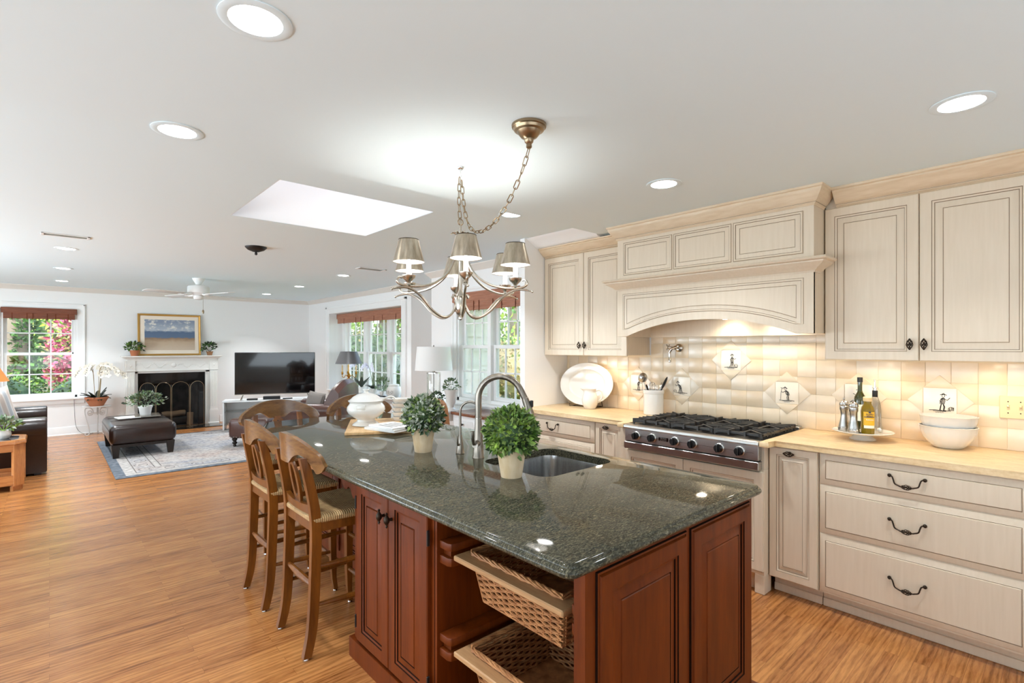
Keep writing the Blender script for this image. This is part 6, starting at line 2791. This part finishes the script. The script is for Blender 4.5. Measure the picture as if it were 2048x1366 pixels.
small_plant((4.30, 8.12, ZS), 'small trailing plant in a white pot left of the lidded jar', .055, .04, .08, 'white_ceramic', ['leaf_sage', 'leaf_silver', 'leaf_olive'], .13, 110, 8, .05, 1.5)

# ------------------------------------------------------------------ desk, console lamp and fretwork chair by the second window
t = thing('window_desk', 'polished wooden desk top on white drawers under the kitchen-side window', 'desk', (3.335, 4.72, 0), -90)
wD = 1.272
mb = MB()
mb.box(0, wD, -.0, .452, .705, .74, .006, seg=2)
mb.build('top', 'desk_wood', t)
mb = MB()
mb.box(.01, wD-.004, .03, .45, .0, .7045)
mb.build('carcass', 'trim_paint', t)
for k in range(3):
    mb = MB()
    x0 = .02+k*.415
    mb.panel(x0, x0+.405, .54, .69, .011, .0185, DR)
    d = mb.build('drawer', ['trim_paint', 'trim_paint'], t)
    mb = MB()
    mb.cyl((x0+.2, .011, .615), (x0+.2, -.006, .615), .006, None, 8)
    mb.ball((x0+.2, -.014, .615), .015, 12, 8)
    mb.build('knob', 'black_iron', d)
    mb = MB()
    mb.panel(x0, x0+.405, .06, .53, .011, .0185, RPN)
    mb.build('door', ['trim_paint', 'trim_paint'], t)

t = thing('console_table', 'white console table in the corner holding the glass lamp', 'side table', (3.46, 5.18, 0), 0)
mb = MB()
mb.box(-.27, .29, -.44, .44, .715, .74, .004)
mb.build('top', 'trim_paint', t)
mb = MB()
mb.box(-.24, .27, -.41, .41, .62, .715)
mb.build('apron', 'trim_paint', t)
for x in (-.23, .25):
    for y in (-.4, .4):
        mb = MB()
        mb.box(x-.022, x+.022, y-.022, y+.022, 0, .715, .003)
        mb.build('leg', 'trim_paint', t)
t = thing('glass_table_lamp', 'clear glass cylinder lamp with a white drum shade beside the window', 'lamp', (3.45, 5.23, .7405))
mb = MB()
mb.lathe([(0, 0), (.095, 0), (.095, .018), (.085, .02), (0, .02)], 32)
mb.lathe([(0, .4), (.085, .4), (.085, .412), (.02, .42), (.008, .44), (.006, .72), (.01, .735), (0, .745)], 32)
mb.build('fittings', 'chrome', t)
mb = MB()
mb.lathe([(.082, .021), (.083, .025), (.083, .396), (.082, .399)], 40, caps=False)
mb.build('glass_column', 'clear_glass', t)
mb = MB()
mb.cyl((0, 0, .02), (0, 0, .4), .004, None, 8)
mb.build('rod', 'bronze_dark', t)
mb = MB()
mb.lathe([(.224, .44), (.226, .438), (.2, .722), (.198, .722), (.224, .44)], 48, caps=False)
mb.build('shade', 'lamp_white', t)
small_plant((3.335, 4.99, .7405), 'dark green plant in a round white pot in front of the glass lamp', .075, .05, .1, roundpot(.082, .1), ['leaf_dark', 'leaf_sage'], .09, 90, 12, .038, .9)
def urn(mb):
    mb.lathe([(0, 0), (.05, 0), (.052, .012), (.03, .03), (.035, .05), (.055, .09), (.062, .17), (.078, .225), (.082, .235), (.074, .235), (.05, .2), (0, .2)], 32)
    return 'white_ceramic'
small_plant((3.40, 4.80, .7405), 'sage plant in a tall white urn beside the window casing', .075, .05, .22, urn, ['leaf_sage', 'leaf_silver', 'leaf_sage'], .095, 110, 13, .038, 1.2)

t = thing('fretwork_chair', 'carved wooden chair with a lattice back at the window desk', 'chair', (2.98, 4.22, 0), 0)
mb = MB()
for s in (-1, 1):
    y = s*.235
    rows = []
    for p in spline([(-.22, y, 0), (-.2, y, .25), (-.19, y, .45), (-.2, y, .68), (-.225, y*1.0, .86), (-.235, y*.92, .93)], 5):
        rows.append([mb.v((p.x+a*.02, p.y+b*.02, p.z)) for a, b in ((-1, -1), (1, -1), (1, 1), (-1, 1))])
    for a, b in zip(rows, rows[1:]):
        mb.bridge(a, b)
    mb.f(rows[0][::-1])
    mb.f(rows[-1])
mb.tube(spline([(-.225, -.235, .88), (-.235, -.2, .94), (-.24, 0, .955), (-.235, .2, .94), (-.225, .235, .88)], 6), .02, 8)
mb.box(-.215, -.18, -.22, .22, .55, .59)
mb.build('back_frame', 'cane_wood', t)
mb = MB()
for k in range(-4, 5):
    for s in (-1, 1):
        y0 = k*.1
        a = Vector((-.2, y0-.17*s, .585))
        b = Vector((-.232, y0+.17*s, .93))
        # clip to the frame
        def clip(p, q, lim=.222):
            if abs(p.y) > lim:
                tt = (math.copysign(lim, p.y)-p.y)/(q.y-p.y) if q.y != p.y else 0
                return p.lerp(q, tt)
            return p
        if (a.y > .222 and b.y > .222) or (a.y < -.222 and b.y < -.222):
            continue
        a2, b2 = clip(a, b), clip(b, a)
        mb.tube([a2, b2], .008, 6)
mb.build('lattice', 'cane_wood', t)
mb = MB()
mb.box(-.2, .24, -.24, .24, .42, .46, .01, seg=2)
mb.build('seat', 'cane_wood', t)
for s in (-1, 1):
    mb = MB()
    mb.box(.2, .236, s*.215-.018, s*.215+.018, 0, .42, .003)
    mb.build('leg', 'cane_wood', t)
for Yc, z in ((4.055+1.265, 1.40), (4.055+1.275, 1.335)):
    t = thing('cord_cleat', 'small dark cord cleat on the casing left of the kitchen-side window, '+('upper one' if z > 1.37 else 'lower one'), 'cleat', (XW-.0315, Yc, z), -90)
    mb = MB()
    mb.box(-.006, .006, -.012, 0, -.006, .006)
    mb.tube([(0, -.012, -.028), (0, -.014, 0), (0, -.012, .028)], [.003, .005, .003], 8)
    mb.build('cleat_body', 'bronze_dark', t)
# ------------------------------------------------------------------ outside the windows
mb = MB()
mb.box(4.75, 60, -8, 60, -.5, -.4)
mb.box(-40, 4.75, 12.0, 60, -.5, -.4)
o = mb.build('lawn', 'lawn')
o['kind'] = 'structure'
mb = MB()
for k in range(16):
    z = -.4+.2*k
    mb.face([(3.96, 5.62, z), (4.64, 5.62, z), (4.64, 5.64, z+.2), (3.96, 5.64, z+.2)])
    mb.face([(3.96, 5.62, z), (4.64, 5.62, z), (4.64, 5.64, z), (3.96, 5.64, z)])
mb.box(3.96, 4.73, 5.64, 5.655, -.4, 2.9)
struct('wall_siding', mb, 'siding')

def leafcloud(mb, c, rad, n, size, rnd, mats):
    c = Vector(c)
    for i in range(n):
        d = rdir(rnd)
        k = rnd.uniform(.55, 1.0)
        p = c+Vector((d.x*rad[0], d.y*rad[1], d.z*rad[2]))*k
        leaf(mb, p, (d+rdir(rnd)*.9), rdir(rnd), size*rnd.uniform(.7, 1.4), size*rnd.uniform(.5, .9), rnd.randrange(mats), .2)

def tree(loc, label, h, tr, blobs, mats, n, size, seed, name='tree'):
    t = thing(name, label, 'tree', (loc[0], loc[1], -.4))
    rnd = random.Random(seed)
    mb = MB()
    mb.tube([(0, 0, 0), (.03, .02, h*.4), (-.03, .03, h)], [tr*1.25, tr, tr*.6], 14)
    for k in range(5):
        a = rnd.uniform(0, 2*PI)
        z = h*rnd.uniform(.35, .9)
        mb.tube([(0, 0, z), (.8*math.cos(a), .8*math.sin(a), z+.6), (1.7*math.cos(a), 1.7*math.sin(a), z+1.0)], [tr*.3, tr*.2, tr*.08], 6)
    mb.build('trunk', 'bark', t)
    mb = MB()
    for c, rad in blobs:
        leafcloud(mb, c, rad, n, size, rnd, len(mats))
    mb.build('crown', mats, t, smooth=0)

def shrub(loc, label, rad, mats, n, size, seed, name='shrub'):
    rnd = random.Random(seed)
    mb = MB()
    leafcloud(mb, (0, 0, rad[2]*.95), rad, n, size, rnd, len(mats))
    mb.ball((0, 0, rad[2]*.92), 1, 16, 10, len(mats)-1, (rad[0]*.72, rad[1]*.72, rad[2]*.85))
    o = mb.build(name, mats, loc=(loc[0], loc[1], -.41), smooth=0)
    tag(o, label, 'shrub')

# behind the fireplace wall
shrub((-.75, 13.1), 'clipped green hedge below the left window, left part', (.85, .55, .75), ['hedge_leaf', 'leaf_olive', 'dark_leaf'], 1500, .07, 1, 'hedge')
shrub((.55, 13.2), 'clipped green hedge below the left window, right part', (.9, .55, .72), ['hedge_leaf', 'leaf_olive', 'dark_leaf'], 1500, .07, 2, 'hedge')
tree((1.02, 16.6), 'red-leaved maple seen through the left window', 2.2, .12, [((0, 0, 1.9), (1.15, 1.1, 1.0)), ((.35, .2, 2.8), (1.0, .9, .8)), ((-.25, -.3, 1.2), (.8, .8, .55)), ((.9, 0, 3.5), (1.2, .8, .6))], ['maple_leaf', 'maple_leaf', 'brown_leaf'], 1500, .13, 3, 'maple_tree')
tree((-.75, 19.5), 'thick grey ivy-covered trunk seen through the left window', 7, .36, [((.3, -.3, 1.6), (.34, .3, 1.7)), ((.2, .2, 7), (2.5, 2, 1.5))], ['dark_leaf', 'leaf_mid'], 900, .16, 4, 'oak_tree')
tree((-.05, 26), 'slimmer grey trunk with yellow-green leaves beyond the maple', 8, .2, [((.8, 0, 4.0), (1.8, 1.5, 2.6)), ((1.2, 2, 6.5), (3, 2, 2))], ['yellow_leaf', 'tree_leaf'], 1500, .25, 5, 'beech_tree')
shrub((-1.4, 17.2), 'low shrub at the foot of the ivy trunk', (1.3, .8, .7), ['leaf_mid', 'hedge_leaf', 'dark_leaf'], 1200, .12, 6)
shrub((-2.2, 30), 'broad leafy thicket far behind the left window', (6, 2, 4.2), ['tree_leaf', 'leaf_mid', 'dark_leaf'], 3200, .4, 7, 'thicket')
shrub((4.5, 31), 'yellow-green thicket far behind the maple', (4, 2, 3.4), ['yellow_leaf', 'tree_leaf', 'hedge_leaf'], 2200, .4, 17, 'thicket')
# beyond the bay window and the second window
shrub((7.2, 13.6), 'dark evergreen shrub outside the left of the bay window', (1.1, 1.4, 1.25), ['dark_leaf', 'leaf_mid', 'dark_leaf'], 1800, .13, 8)
shrub((7.4, 15.9), 'brownish shrub farther along outside the bay window', (1.3, 1.5, 1.3), ['brown_leaf', 'leaf_olive', 'dark_leaf'], 1800, .13, 9)
shrub((6.9, 11.4), 'dark green shrub outside the right of the bay window', (.9, .9, .95), ['dark_leaf', 'leaf_mid', 'dark_leaf'], 1500, .11, 10)
tree((11.0, 20.5), 'tall green tree seen through the bay window', 6, .3, [((0, 0, 4), (2.6, 2.6, 2.6)), ((1, -3, 4.2), (2.6, 2.4, 2.4)), ((-2, 3, 4), (2.4, 2.4, 2.4))], ['tree_leaf', 'brown_leaf', 'hedge_leaf'], 1500, .26, 11)
shrub((11.5, 12.6), 'tall brown hedge beyond the lawn outside the kitchen-side window', (1.6, 2.2, 1.05), ['brown_leaf', 'leaf_olive', 'brown_leaf'], 2600, .13, 12, 'hedge')
shrub((14.5, 14.9), 'bright yellow-green bush behind the brown hedge', (2.0, 2.2, 1.25), ['yellow_leaf', 'hedge_leaf', 'leaf_mid'], 2200, .2, 13)
tree((20, 22), 'tall leafy tree far behind the kitchen-side window', 8, .35, [((0, 0, 5), (3.5, 3.5, 3.2)), ((3, -4, 4.5), (3, 3, 3)), ((-3, 3, 5), (3, 3, 3))], ['tree_leaf', 'yellow_leaf', 'leaf_mid'], 1500, .34, 14)
shrub((6.6, 7.2), 'low mound of green bulbs on the lawn near the kitchen-side window', (.5, .55, .3), ['leaf_light', 'leaf_mid', 'leaf_mid'], 700, .12, 15, 'flower_bed')
